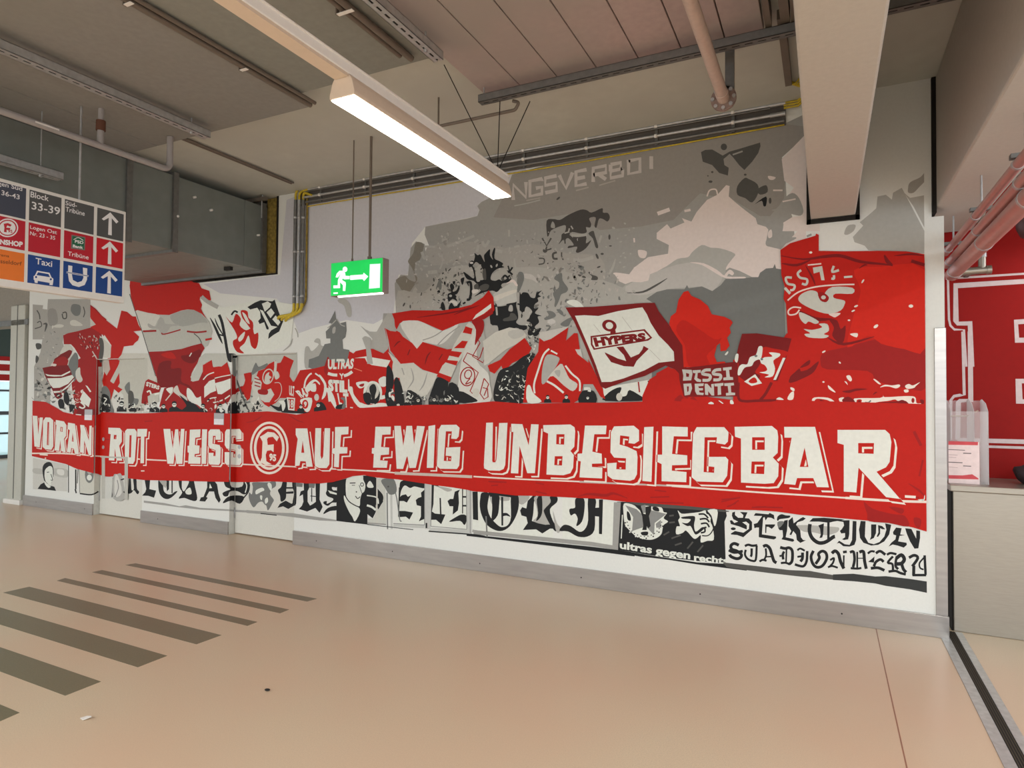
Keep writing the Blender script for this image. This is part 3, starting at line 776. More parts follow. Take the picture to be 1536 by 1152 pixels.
# pipes in the niche, pink light put into their colour, running toward the hall
rp = empty('pipe_rack', 'rack of three pinkish pipes running overhead beside the right beam', 'pipe', (1.3, -1, 2.5))
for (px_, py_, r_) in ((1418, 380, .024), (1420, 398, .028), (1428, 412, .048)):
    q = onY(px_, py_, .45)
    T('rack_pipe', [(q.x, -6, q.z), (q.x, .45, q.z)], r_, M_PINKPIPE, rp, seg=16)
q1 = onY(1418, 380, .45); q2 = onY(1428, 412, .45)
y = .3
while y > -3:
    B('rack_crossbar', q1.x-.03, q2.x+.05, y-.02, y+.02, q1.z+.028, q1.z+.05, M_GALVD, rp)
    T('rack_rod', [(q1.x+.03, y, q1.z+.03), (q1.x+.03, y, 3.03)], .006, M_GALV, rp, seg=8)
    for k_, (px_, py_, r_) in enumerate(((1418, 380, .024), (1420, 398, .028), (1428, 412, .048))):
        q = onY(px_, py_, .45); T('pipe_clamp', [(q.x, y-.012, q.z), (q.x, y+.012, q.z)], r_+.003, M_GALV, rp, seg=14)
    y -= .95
st = empty('pipe_stub', 'short shiny steel pipe end with a tee below the pink pipes', 'pipe', (1.1, .6, 2.4))
a = onY(1442, 408, .62); b_ = onY(1487, 405, .62)
T('stub_pipe', [(a.x, .62, a.z), (b_.x-.02, .62, b_.z+.004)], .030, M_STEEL, st, seg=18)
T('stub_cap', [(b_.x-.03, .62, b_.z+.003), (b_.x, .62, b_.z+.004)], .034, M_STEEL, st, seg=18)
c_ = onY(1473, 380, .62)
T('stub_riser', [(c_.x, .62, a.z), (c_.x, .62, c_.z+.45)], .026, M_STEEL, st, seg=18)
T('riser_ring', [(c_.x, .62, c_.z-.03), (c_.x, .62, c_.z)], .030, M_GALV, st, seg=18)
B('stub_bracket', a.x+.05, a.x+.08, .66, .85, a.z-.01, a.z+.01, M_GALVD, st)
# round ventilation lamp at the right edge
lc = onY(1552, 340, .3)
bm = bmesh.new(); tube_bm(bm, [(lc.x+.05, .3, lc.z-.02), (lc.x+.05, .30, lc.z+.16)], .155, 32); bm2 = bm
dl = empty('round_fixture', 'dark round ceiling fixture at the right edge above the red wall', 'fixture', (lc.x+.05, .3, lc.z))
M_DKR = mat('dark_plum_metal', (84, 56, 58), .45, .3)
bm = bmesh.new(); prof = [(0, -.10), (.08, -.095), (.14, -.06), (.165, 0), (.165, .10), (.12, .14), (0, .14)]; rings = []
for r_, z_ in prof:
    rings.append([bm.verts.new((lc.x+.06+max(r_, .0005)*math.cos(2*math.pi*k/28), .3+max(r_, .0005)*math.sin(2*math.pi*k/28), lc.z+z_)) for k in range(28)])
for r0, r1 in zip(rings, rings[1:]):
    for k in range(28): bm.faces.new((r0[k], r0[(k+1) % 28], r1[(k+1) % 28], r1[k]))
reparent(newobj('fixture_shell', bm, M_DKR, smooth=True), dl); bm2.free()
T('fixture_stem', [(lc.x+.06, .3, lc.z+.13), (lc.x+.06, .3, CEIL)], .015, M_GALVD, dl)
e = empty('cable_tray', 'dark wire cable tray beyond the pink pipes above the red wall', 'cable tray', (2, .3, 2.9))
q = onY(1536, 262, .1)
for k in range(4): B('tray_wire', q.x-.28, 4.4, .0+.06*k, .012+.06*k, q.z-.02, q.z-.008, M_GALVD, e)
for k in range(5): B('tray_rung', q.x-.26+.3*k, q.x-.24+.3*k, -.02, .22, q.z-.008, q.z+.004, M_GALVD, e)
for k in range(2): T('tray_rod', [(q.x+.1+.8*k, .09, q.z), (q.x+.1+.8*k, .09, CEIL)], .006, M_GALV, e)

# ------------------------------------------------------------------ left end: column, glazed facade, backdrop
cx0, cx1 = onY(13, 600, -.02).x, onY(34, 600, -.02).x
co = empty('column', 'light grey steel column at the left end of the mural wall', 'column', (cx0+.3, .1, 0))
B('column_shaft', cx0, cx1, -.02, .35, 0.0, 3.0, M_COLUMN, co, bevel=.01)
B('column_groove', (cx0+cx1)/2-.01, (cx0+cx1)/2+.01, -.024, -.018, .08, 3.0, mat('groove_grey', (110, 110, 104), .6), co)
B('column_plinth', cx0-.03, cx1+.03, -.05, .36, 0, .07, M_WHITE, co, bevel=.005)
B('reveal', cx1, WALL_X0, .03, .35, 0.0, 3.0, mat('reveal_grey_green', (120, 122, 112), .6), co)
hdr = B('trim_4', -20, WALL_X0+.0, .04, .36, 2.72, CEIL, mat('lintel_grey', (150, 144, 134), .7), kind='structure')
tag(hdr, 'grey lintel over the passage at the left')
bm = bmesh.new(); box(bm, -12.5, WALL_X0, -.02, .04, 2.70, 2.78); reparent(newobj('lintel_edge', bm, M_GALVD), hdr)
FX = -19.0
fa = empty('window_1', 'glazed facade with dark rails at the far left end of the passage', None, (FX, 3, 0)); fa['kind'] = 'structure'
fr_ = mat('facade_frame_dark', (40, 44, 48), .5)
for z in (.0, .62, 1.12, 1.72): B('facade_rail', FX-.04, FX+.04, -4, 7, z, z+(.09 if z in (0, 1.12) else .05), fr_, fa)
for k in range(12): B('facade_mullion', FX-.03, FX+.03, -4+k*1.0, -3.95+k*1.0, 0, 2.0, fr_, fa)
MGL2 = bpy.data.materials.new('window_glass'); MGL2.use_nodes = True
b = MGL2.node_tree.nodes['Principled BSDF']; b.inputs['Base Color'].default_value = (.45, .88, .95, 1); b.inputs['Alpha'].default_value = .5; b.inputs['Roughness'].default_value = .05
for k in range(11): B('glass_pane', FX-.004, FX+.004, -3.95+k, -3.0+k, .09, 1.98, MGL2, fa)
band = B('fascia_band', FX-.06, FX+.10, -4, 7, 2.0, 2.62, M_RED, fa)
for z in (2.16, 2.42): 
    bm = bmesh.new(); box(bm, FX+.10, FX+.104, -4, 7, z, z+.09); reparent(newobj('fascia_stripe', bm, M_WHITE), band)
B('upper_panel', FX-.06, FX+.06, -4, 7, 2.62, CEIL, mat('dark_green_panel', (22, 44, 34), .6), fa)
q = onY(4, 457, 2.4)
fl2 = empty('far_strip_lamp', 'lit strip lamp far away in the passage at the left edge', 'lamp', (-15, 2.4, 3.3))
pa = onX(-12, 455, -14.5); pb = onX(12, 459, -14.5)
B('lamp_tube', -14.55, -14.4, pa.y-1.2, pb.y, pa.z-.05, pa.z+.0, M_LAMP, fl2); B('lamp_cover', -14.58, -14.37, pa.y-1.25, pb.y+.05, pa.z, pa.z+.07, M_CREAM, fl2)
for s_ in (-.8, -.1): T('lamp_wire', [(-14.47, pb.y+s_, pa.z+.07), (-14.47, pb.y+s_, CEIL)], .01, M_BLACK, fl2, seg=6)
# small notice holders by the doors
for i, (x0_, y0_, x1_, y1_, lb) in enumerate([(128.5, 614, 139.5, 630.5, 'small clear notice holder on the mural left of the first door'), (322.5, 619.5, 337, 637.5, 'small clear notice holder on the mural left of the second door')]):
    a = onY(x0_, y0_, 0); b_ = onY(x1_, y1_, 0)
    nb = empty('notice_holder', lb, 'notice', (a.x, 0, b_.z))
    B('holder_plate', a.x, b_.x, -.014, -.006+.005, b_.z, a.z, mat('notice_grey', (166, 164, 166), .3), nb, bevel=.001)
    zmid = b_.z+(a.z-b_.z)*.5
    B('notice_paper', a.x+.004, b_.x-.004, -.0155, -.0141, b_.z+.004, zmid, mat('notice_paper', (228, 230, 234), .6), nb)

sc_ = onZ(129, 1077, .004); bm = bmesh.new()
f_ = [(-.03, -.012, 0), (.008, -.02, .002), (.034, .006, .012), (.012, .02, .006), (-.02, .016, .001)]
lo = [bm.verts.new((sc_.x+a, sc_.y+b_, .0012+c)) for a, b_, c in f_]; hi = [bm.verts.new((sc_.x+a, sc_.y+b_, .003+c)) for a, b_, c in f_]
bm.faces.new(lo[::-1]); bm.faces.new(hi)
for k in range(5): bm.faces.new((lo[k], lo[(k+1) % 5], hi[(k+1) % 5], hi[k]))
tag(newobj('paper_scrap', bm, M_WHITE), 'small white paper scrap on the floor below the hatch marking', 'litter')
sc_ = onZ(401, 1035, .004); bm = bmesh.new(); bmesh.ops.create_icosphere(bm, subdivisions=2, radius=.012)
for v in bm.verts: v.co = Vector((sc_.x+v.co.x*1.5, sc_.y+v.co.y, .0055+v.co.z*.45))
tag(newobj('dark_crumb', bm, M_BLACK, smooth=True), 'tiny dark crumb on the floor right of the hatch marking', 'litter')
# ================================================================== THE MURAL
def rp_(x0, x1, z0, z1, y=0.0): return [proj((x0, y, z0)), proj((x1, y, z0)), proj((x1, y, z1)), proj((x0, y, z1))]
door1 = bpy.data.objects['door_1']; door2 = bpy.data.objects['door_2']
regs = [(rp_(WALL_X0+.001, D1[0], .154, 3.96), 'Y', 0.0, None), (rp_(D1[0], D1[1], DT, 3.96), 'Y', 0.0, None), (rp_(D1[1], D2[0], .154, 3.96), 'Y', 0.0, None),
        (rp_(D2[0], D2[1], DT, 3.96), 'Y', 0.0, None), (rp_(D2[1], .640, .154, 3.96), 'Y', 0.0, None)]
for (a, b_), dr in ((D1, door1), (D2, door2)):
    regs.append(([proj((a+.009, DR, .014)), proj((b_, 0, .0)), proj((b_, 0, DT)), proj((a+.009, DR, DT-.009))], 'Y', DR, dr))
    regs.append(([proj((a, 0, .0)), proj((a, DR, .0)), proj((a, DR, DT)), proj((a, 0, DT))], 'X', a+.0022, dr))
M = Canvas(regs)
mural = empty('fan_mural', 'painted wall mural of fans and flags over a red banner starting VORAN ROT WEISS', 'mural', (-4.5, -.001, .2))
W = (226, 230, 222); W2 = (206, 205, 196); LG = (176, 176, 171); MG = (160, 160, 156); G2 = (118, 121, 119); DG = (84, 84, 81); K = (30, 32, 34); PW = (224, 213, 208)
R = (190, 24, 10); R2 = (158, 22, 20); DR_ = (124, 16, 18); RB = (208, 32, 12)
PNAMES.update({W: 'white', W2: 'off_white', LG: 'light_grey', MG: 'mid_grey', G2: 'blue_grey', DG: 'dark_grey', K: 'black', PW: 'pinkish_white', R: 'red', R2: 'deep_red', DR_: 'dark_red', RB: 'bright_red'})
cA = (0, 400, 5.76); cB = (150, 400, 5.236); cC = (350, 440, 5.76); cD = (560, 420, 5.76); cE = (780, 420, 5.76); cF = (980, 400, 5.236); cG = (1140, 330, 3.971)
cH = (0, 600, 5.76); cI = (140, 600, 5.12); cJ = (360, 620, 5.76); cK = (550, 620, 5.76); cL = (700, 620, 4.8); cM = (900, 620, 4.608); cN = (1080, 620, 3.717)
cO = (560, 250, 5.01); cQ = (860, 180, 3.839); cR = (1136, 250, 3.84); cS = (600, 360, 9.6); cT = (690, 340, 8.86); cU = (800, 280, 8.23); cV = (740, 400, 9.6)
cW = (860, 740, 5.908); cX = (160, 700, 6.4)
a1 = (40, 430, 9.6); a2 = (40, 530, 9.6); a3 = (150, 530, 9.6); a4 = (260, 530, 9.6); a5 = (360, 520, 9.6); a6 = (480, 520, 9.6)
n1 = (1090, 760, 9.6); n2 = (1240, 760, 9.6); f2 = (1000, 480, 7.68); g2 = (1170, 540, 6.678); j2 = (370, 690, 6.4); k2 = (590, 700, 6.4)
S0 = (0, 0, 1)
rnd = random.Random(11)
def F_(c, p, cr, sm=True, **k): M.fill(c, p, cr, sm, **k)
def ST(c, p, w, cr, **k): M.stroke(c, p, w, cr, **k)
def blob(c, x, y, r, el=2.0, ang=None, n=8, wob=.35):
    ang = rnd.uniform(0, math.pi) if ang is None else ang
    pts = []
    for k in range(n):
        t = 2*math.pi*k/n; q = 1+rnd.uniform(-wob, wob)
        u, v = r*q*math.cos(t)*math.sqrt(el), r*q*math.sin(t)/math.sqrt(el)
        pts.append((x+u*math.cos(ang)-v*math.sin(ang), y+u*math.sin(ang)+v*math.cos(ang)))
    M.fill(c, pts, S0, True, step=False)
def worm(c, x, y, ln, w, curl=1.2, ang=None, n=4):
    ang = rnd.uniform(0, 2*math.pi) if ang is None else ang; pts = [(x, y)]
    for k in range(n):
        ang += rnd.uniform(-curl, curl); x += ln/n*math.cos(ang); y += ln/n*math.sin(ang); pts.append((x, y))
    M.stroke(c, pts, w, S0, step=False, taper=True)
def inside(p, poly):
    r_ = False; j_ = len(poly)-1
    for i in range(len(poly)):
        a, b_ = poly[i], poly[j_]
        if (a[1] > p[1]) != (b_[1] > p[1]) and p[0] < (b_[0]-a[0])*(p[1]-a[1])/(b_[1]-a[1])+a[0]: r_ = not r_
        j_ = i
    return r_
def scatter(poly, n, fn):
    xs_ = [p[0] for p in poly]; ys_ = [p[1] for p in poly]; k = 0; g = 0
    while k < n and g < n*20:
        g += 1; p = (rnd.uniform(min(xs_), max(xs_)), rnd.uniform(min(ys_), max(ys_)))
        if inside(p, poly): fn(*p); k += 1
def crowd(poly, n, cols, r0, r1, kind='b'):
    by = {}
    scatter(poly, n, lambda x, y: by.setdefault(rnd.randrange(len(cols)), []).append((x, y)))
    for ci, ps in by.items():
        M.layer += 1
        for x, y in ps:
            if kind == 'w': worm(cols[ci], x, y, rnd.uniform(r0, r1)*3.2, rnd.uniform(r0, r1)*.62)
            elif kind == 'm' and rnd.random() < .5: worm(cols[ci], x, y, rnd.uniform(r0, r1)*3, rnd.uniform(r0, r1)*.6)
            else: blob(cols[ci], x, y, rnd.uniform(r0, r1), rnd.uniform(1, 2.6))
def fan(x, y, s, body=K, face=W, hair=K):
    """little painted fan: shoulders, arms and head"""
    M.fill(body, [(x-1.0*s, y), (x-.95*s, y-.75*s), (x-.35*s, y-1.1*s), (x+.35*s, y-1.1*s), (x+.95*s, y-.7*s), (x+1.0*s, y)], S0, False)
    M.ellipse(face, x, y-1.5*s, .42*s, .52*s, S0, 12)
    M.fill(hair, [(x-.45*s, y-1.45*s), (x-.42*s, y-1.95*s), (x, y-2.15*s), (x+.42*s, y-1.95*s), (x+.45*s, y-1.5*s), (x+.2*s, y-1.72*s), (x-.2*s, y-1.72*s)], S0, False)
    M.stroke(hair, [(x-.3*s, y-1.45*s), (x+.3*s, y-1.45*s)], .14*s, S0, False, step=False)

# ---------------- grey smoke and terraces behind the fans
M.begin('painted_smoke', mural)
F_((202, 203, 210), '430,300 440,296 600,262 775,236 800,268 770,286 722,303 716,324 638,340 618,365 612,412 598,412 590,470 560,486 520,480 470,492 448,500 436,470 415,448 330,440 305,426 420,412', S0, False)  # pale grey-lavender field darkening the bare wall left of the smoke
F_(MG, '594,470 592,425 601,412 612,413 616,372 624,362 637,366 640,392 645,372 637,352 638,340 668,334 700,328 716,324 719,315 716,309 722,303 760,285 768,262 880,230 1000,210 1100,200 1176,186 1230,160 1212,196 1205,207 1173,236 1178,262 1180,300 1190,330 1195,400 1195,620 560,620 575,470', S0, False)
F_((150, 147, 142), '760,285 768,262 880,230 1000,210 1176,186 1212,190 1205,207 1173,236 1178,262 1176,300 1150,330 1100,300 1050,290 1010,330 960,340 900,345 860,320 800,330 740,326', S0, False)
F_((132, 128, 118), '320,570 378,580 370,640 350,700 320,720 310,800 330,850 250,960 190,890 170,850 235,820 270,850 320,860 290,760 260,710 300,650', cO)
for p in ('180,1060 170,1000 210,960 250,1000 300,1060', '290,960 320,905 330,1060 305,1050'): F_(LG, p, cO)
F_((176, 175, 170), '594,470 597,436 630,440 650,425 668,405 700,398 740,410 760,395 790,392 830,402 868,396 900,418 930,430 950,452 960,600 560,600 575,480', S0, True)
F_((168, 166, 161), '640,372 700,362 760,372 800,366 850,380 900,385 905,420 860,410 800,400 740,404 690,392 650,398', S0, True)
# white cloud
F_(PW, '480,650 540,600 560,625 640,590 625,565 680,585 710,530 770,460 830,430 880,375 900,380 895,440 940,480 990,520 1050,565 1060,600 1125,620 1110,700 1130,730 1195,745 1290,640 1340,600 1340,700 1290,760 1290,860 1180,880 1070,890 1030,905 960,870 900,850 870,870 700,800 600,820 540,840 450,890 300,945 265,930 235,885 320,890 350,850 430,790 545,770 550,720 480,685', cQ, False)
ST(PW, '770,440 785,405 820,400 830,430', 8, cQ)
# lighter patches on right side by the beam
F_(PW, '1200,225 1330,90 1400,60 1420,640 1300,640 1200,640 1210,590 1260,560 1320,550 1250,500 1240,430 1270,390 1215,350', cQ, False)
F_(MG, '1205,460 1260,420 1300,450 1325,520 1310,550 1270,545 1215,530 1140,520 1180,505', cQ)
F_(MG, '1060,560 1180,560 1210,600 1205,670 1280,675 1270,690 1190,725 1120,728 1108,700 1130,640', cQ)
F_(PW, '1120,650 1140,630 1145,670 1125,680', cQ); ST(PW, '1150,405 1205,405', 9, cQ, sm=False); ST(PW, '1205,470 1280,455', 8, cQ, sm=False); F_(PW, '1122,322 1165,330 1150,345 1128,342', cQ)
# grey smoke right of the beam
F_(LG, '692,172 740,162 775,190 782,150 832,122 962,370 962,500 640,482 618,455 560,435 550,405 610,340 590,320 640,280 685,240', cR, False)
F_((166, 164, 158), '868,125 880,90 940,60 975,20 975,70 930,120 900,150 870,150', cR); F_((178, 176, 170), '845,150 880,180 960,165 962,350 900,230', cR, False)
F_(LG, '500,385 520,340 565,335 555,370 520,392', cR); ST(MG, '285,402 312,390', 12, cR, sm=False)
# light grey hill and blue grey hill
F_(LG, '180,970 270,985 300,950 450,890 540,840 600,800 660,790 685,760 740,720 790,735 850,740 930,770 915,800 880,850 870,920 800,985 740,960 640,970 540,975 430,1035 470,1050 250,1050 100,1040', cQ)
F_((190, 188, 184), '300,960 540,850 700,820 780,850 860,900 800,985 740,960 540,975 380,1010', cQ)
ST(DG, '310,995 400,990 480,950 540,912', 12, cQ, taper=True)
F_(PW, '670,820 750,825 830,865 880,900 985,903 980,912 880,912 800,870 740,835', cQ)
F_(PW, '870,895 900,862 925,880 915,895 895,885 885,900', cQ); F_(PW, '1010,880 1075,860 1085,890 1050,908 1030,900 1060,890', cQ)
F_(G2, '420,1030 480,990 540,975 640,975 655,950 665,970 740,958 800,985 850,950 878,915 985,912 1030,905 1065,905 1075,880 1110,855 1150,852 1160,828 1168,855 1210,862 1230,1500 450,1500 470,1060', cQ, False)
# dark silhouettes in the smoke
F_(DG, '735,185 760,172 800,170 860,205 900,182 960,165 1075,130 1078,150 1065,190 1030,240 985,288 955,260 920,215 900,195 865,225 870,260 895,275 890,320 840,305 800,260 745,240', cQ, False)
M.ellipse(DG, 867, 155, 18, 19, cQ)
ST(MG, '918,200 975,180', 9, cQ, sm=False)
F_(DG, '945,380 985,335 1010,340 1060,370 1065,420 1030,475 990,450 945,430', cQ); F_(DG, '1060,400 1110,375 1118,415 1075,430', cQ); F_(K, '1045,485 1110,440 1110,492 1095,495 1085,465', cQ)
for x, y, a_, b_ in ((790, 355, 12, 7), (800, 300, 7, 6), (990, 315, 8, 6), (775, 322, 4, 4), (1133, 465, 8, 18)): M.ellipse(DG, x, y, a_, b_, cQ, 10)
F_((74, 72, 70), '165,420 250,400 330,410 430,350 580,285 660,290 720,320 850,265 860,320 920,325 945,380 915,430 860,400 810,400 780,505 755,480 770,380 690,390 715,460 700,505 650,500 660,560 600,580 480,560 450,600 530,620 650,610 650,700 715,660 650,760 560,815 525,800 540,740 430,760 440,730 500,720 440,640 400,650 400,700 385,700 375,650 310,715 345,650 350,590 390,560 400,480 330,490 220,540 190,605 170,600', cU, True)
F_(MG, '215,500 235,430 262,460 265,510', cU); ST(LG, '470,600 560,605 660,590', 34, cU); ST(LG, '385,575 435,560 445,515', 18, cU, sm=False); ST(LG, '465,485 490,525', 16, cU, sm=False)
F_(DG, '680,580 740,545 760,600 800,730 790,760 765,740 735,640', cU)
ST(DG, '110,635 165,730 220,635', 22, cU, sm=False); M.ellipse(DG, 145, 790, 28, 26, cU); ST(DG, '165,740 165,780 225,765', 18, cU)
ST(DG, '290,810 245,830 250,885 300,890', 26, cU); ST(DG, '350,810 350,860 370,905', 16, cU); ST(DG, '60,885 130,890 130,945 65,960', 16, cU); M.ellipse(DG, 178, 948, 10, 9, cU)
for x, y, a_, b_, r_ in ((940, 622, 14, 34, 0), (952, 732, 18, 8, 0), (788, 860, 14, 36, -.4), (850, 830, 20, 13, 0), (808, 992, 24, 10, -.4), (843, 1050, 12, 14, .5), (308, 145, 28, 12, -.7), (600, 1105, 55, 14, .35)): M.ellipse(DG, x, y, a_, b_, cU, 12, rot=r_)
F_(DG, '680,1065 700,1050 720,1085 790,1110 790,1150 715,1150 725,1110', cU)
ST(LG, '490,905 600,910 740,870', 42, cU); ST(LG, '80,1045 180,1045 300,1000', 30, cU); ST(LG, '35,860 90,835 170,840', 14, cU); ST(LG, '1015,890 975,1010 915,1120', 30, cU, taper=True); ST(LG, '840,600 825,650 815,690', 26, cU); ST(LG, '475,1000 510,1030 520,1070', 22, cU); ST(LG, '620,1000 630,1030 610,1060', 22, cU); ST(LG, '370,985 390,1050', 24, cU, sm=False); ST(LG, '435,1090 435,1150', 26, cU, sm=False)
for x, y in ((1130, 455), (1240, 510), (1185, 535), (1140, 600), (1040, 640), (1245, 665), (1115, 820), (1200, 828), (1080, 860), (1135, 875), (1070, 935), (1120, 990), (990, 510), (1080, 680), (900, 743), (430, 893), (352, 770), (275, 775), (745, 1035), (455, 815)): M.ellipse(LG, x, y, rnd.uniform(10, 22), rnd.uniform(7, 14), cU, 9, rot=rnd.uniform(-.6, .6))
F_(PW, '990,1080 1020,1060 1200,1085 1240,1100 1250,1040 1240,1000 1317,960 1400,900 1420,1160 1090,1160 1080,1110', cU)
F_(PW, '1290,800 1310,780 1400,800 1380,880 1310,870', cU)
for p, w in (('485,540 555,515', 22), ('640,525 675,518', 14), ('350,680 352,705', 9), ('230,880 200,950', 0)):
    if w: ST(PW, p, w, cQ, sm=False)
# light strokes on the left of the cloud
for p, w, cr in (('555,600 650,565 760,520', 20, cO), ('515,552 560,556', 26, cO), ('410,795 480,790', 26, cO), ('385,600 465,603', 16, cO), ('1020,475 1020,525', 15, cO), ('1025,605 1020,640', 12, cO), ('1060,605 1100,595', 16, cO), ('1060,690 1065,740 1080,830', 14, cO), ('650,640 680,680', 18, cO), ('515,660 520,720 500,770', 12, cO), ('490,650 505,680', 14, cO), ('610,710 630,700 600,740', 14, cO), ('820,560 840,600 870,555', 20, cO), ('790,590 780,640', 20, cO), ('920,630 970,640', 24, cO), ('1155,550 1160,580', 12, cO), ('760,570 790,550', 16, cO), ('1060,295 1160,275 1255,250', 8, cO), ('365,640 385,690 410,670', 22, cO), ('375,745 410,748', 12, cO)):
    ST(LG, p, w, cr)
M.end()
M.begin('painted_lettering', mural)
NGC = (196, 190, 186)
GL = {'N': ['0,1 0,0 1,1 1,0'], 'G': ['1,.15 1,0 0,0 0,1 1,1 1,.55 .5,.55'], 'S': ['1,0 0,0 0,.5 1,.5 1,1 0,1'], 'V': ['0,0 .5,1 1,0'], 'E': ['1,0 0,0 0,1 1,1', '0,.5 .85,.5'], 'R': ['0,1 0,0 1,0 1,.5 0,.5', '.4,.5 1,1'], 'B': ['0,0 .85,0 .85,.48 0,.48 0,1 1,1 1,.5 .85,.48', '0,0 0,.5'], 'O': ['0,0 1,0 1,1 0,1 0,-.08'], 'T': ['.5,0 .5,1']}
for k, ch in enumerate('NGSVERBOT'):
    u = [770, 795, 818, 839, 864, 890, 916, 943, 970][k]; wd_ = [19, 18, 17, 20, 16, 19, 18, 17, 14][k]; y0_ = 277-(u-770)*.205; hh = 23-(u-770)*.02
    for s_ in GL[ch]:
        pts = [tuple(float(q_) for q_ in t.split(',')) for t in s_.split()]
        M.stroke(NGC, [(u+a*wd_, y0_+b_*hh-a*wd_*.2) for a, b_ in pts], 5.6, S0, False)
for a_, b_ in (('1150,255 1255,235', cO),): ST((176, 170, 164), a_, 8, b_)
ST((176, 170, 164), '864,286 883,281', 2, S0); ST((176, 170, 164), '899,278 923,271', 2, S0)
M.end()

# ---------------- terraces packed with figures (centre)
M.begin('painted_crowd', mural)
crowd([(640, 360), (700, 340), (720, 420), (690, 470), (600, 475), (605, 430)], 130, [LG, (190, 188, 184), (150, 148, 143)], .8, 2.4, 'm')
crowd([(655, 420), (690, 395), (700, 470), (640, 475)], 80, [DG, K, G2, (196, 194, 190)], .8, 2.4, 'm')
crowd([(720, 350), (860, 345), (880, 400), (760, 400), (700, 380)], 70, [LG, (186, 184, 180), DG], .7, 1.8, 'w')
crowd([(700, 400), (750, 395), (790, 420), (790, 480), (700, 470)], 70, [LG, K, (196, 194, 190), DG], .9, 2.6, 'm')
crowd([(800, 400), (870, 395), (905, 440), (880, 500), (840, 505), (810, 520), (790, 450)], 150, [G2, (132, 130, 125), (192, 190, 186), G2], 1.0, 3.0, 'm')
crowd([(860, 380), (950, 420), (960, 450), (870, 455)], 36, [LG, G2, (186, 182, 176)], 1, 2.4, 'm')
F_(G2, '985,90 1000,200 1075,310 1050,370 980,400 950,480 900,580 880,560 890,480 860,380 930,330 950,230 880,180 900,130', cV)
F_(LG, '420,180 560,180 640,240 660,330 600,360 500,330 360,380 380,290', cV); F_((196, 194, 190), '440,105 520,105 590,140 640,235 560,190 440,160', cV)
F_(G2, '360,90 430,90 440,200 360,380 340,260', cV)
F_(G2, '770,640 850,645 900,690 880,730 760,770 735,740 800,700', cV); F_(G2, '910,620 960,615 1005,660 1000,700 960,680', cV); F_(G2, '965,825 1120,730 1100,830 1050,865', cV); ST(G2, '760,850 820,865 760,940', 24, cV)
F_((202, 200, 196), '780,790 840,750 895,780 880,820 800,820', cV); F_(W, '1055,515 1120,478 1210,490 1290,560 1310,610 1200,590', cV)
# black figures
F_(K, '380,370 400,400 430,370 500,380 540,440 600,450 620,380 660,360 700,345 650,400 690,430 640,450 650,500 600,540 590,600 650,600 600,670 700,710 640,720 660,800 600,860 620,900 690,885 660,950 620,1000 500,980 520,880 560,850 530,800 480,780 540,690 560,640 500,580 480,640 420,660 420,760 405,760 410,650 380,640', cV)
F_(LG, '460,600 490,575 510,620 500,680 530,700 500,760 440,740 420,800 340,800 365,770 370,640 400,650 400,740 440,700', cV)
F_(K, '-40,560 40,560 70,575 180,560 240,520 330,500 330,560 350,640 360,740 330,800 380,840 480,850 480,900 400,920 330,880 100,940 60,850 -40,820', cV)
F_(LG, '235,560 275,560 280,640 220,635', cV); F_(DG, '150,750 230,720 250,670 310,680 340,760 160,785', cV); ST(LG, '45,580 55,700', 26, cV, sm=False)
F_((196, 197, 192), '0,400 180,280 300,210 350,270 330,400 340,500 220,530 80,565 30,500', cV); F_((214, 211, 202), '0,440 140,380 320,330 325,370 180,430 20,500', cV); F_(PW, '230,200 300,190 355,270 320,275 280,225 190,245', cV)
# black tree of arms
F_(K, '180,480 200,400 195,350 235,380 270,370 300,420 330,470 320,390 345,350 400,300 400,380 440,440 425,370 455,285 470,300 460,420 520,455 575,490 560,520 590,540 500,560 430,620 410,700 470,720 520,700 560,720 640,700 690,690 640,740 560,760 540,820 490,870 430,850 300,880 190,930 280,850 240,800 250,720 320,700 330,600 300,560 280,520 220,470 180,500', cT, True)
F_(K, '120,490 160,450 200,480 170,520 200,580 215,680 280,720 230,760 180,720 100,700 60,640 50,600 110,640 180,690 190,640 160,540 125,540', cT, True)
F_(K, '10,700 50,675 60,690 35,780', cT); ST(K, '90,750 140,740 150,850 130,960 90,970', 34, cT); ST(K, '40,1025 75,1005', 22, cT, sm=False)
ST(K, '590,590 650,600 700,640', 24, cT); ST(K, '640,520 660,590', 18, cT, sm=False); ST(K, '660,600 700,540', 22, cT, sm=False); ST(K, '570,680 600,650 640,690 600,720', 26, cT)
F_(DG, '190,780 240,760 250,840 200,840', cT); F_(DG, '260,800 330,760 390,780 360,840 280,850', cT); F_(DG, '300,590 340,560 350,700 310,690', cT)
F_(LG, '220,560 280,500 270,580 250,640 270,720 220,720', cT); F_(LG, '430,650 480,600 560,570 600,560 640,620 560,650 540,700 460,690', cT); M.ellipse((214, 210, 206), 155, 482, 24, 14, cT, 10); M.ellipse(LG, 490, 515, 12, 24, cT, 10, rot=.4); M.ellipse(LG, 418, 530, 12, 22, cT, 10, rot=-.5)
F_(LG, '10,800 80,770 120,800 130,900 90,960 20,1000', cT); F_((214, 211, 206), '165,840 240,835 240,870 170,890', cT)
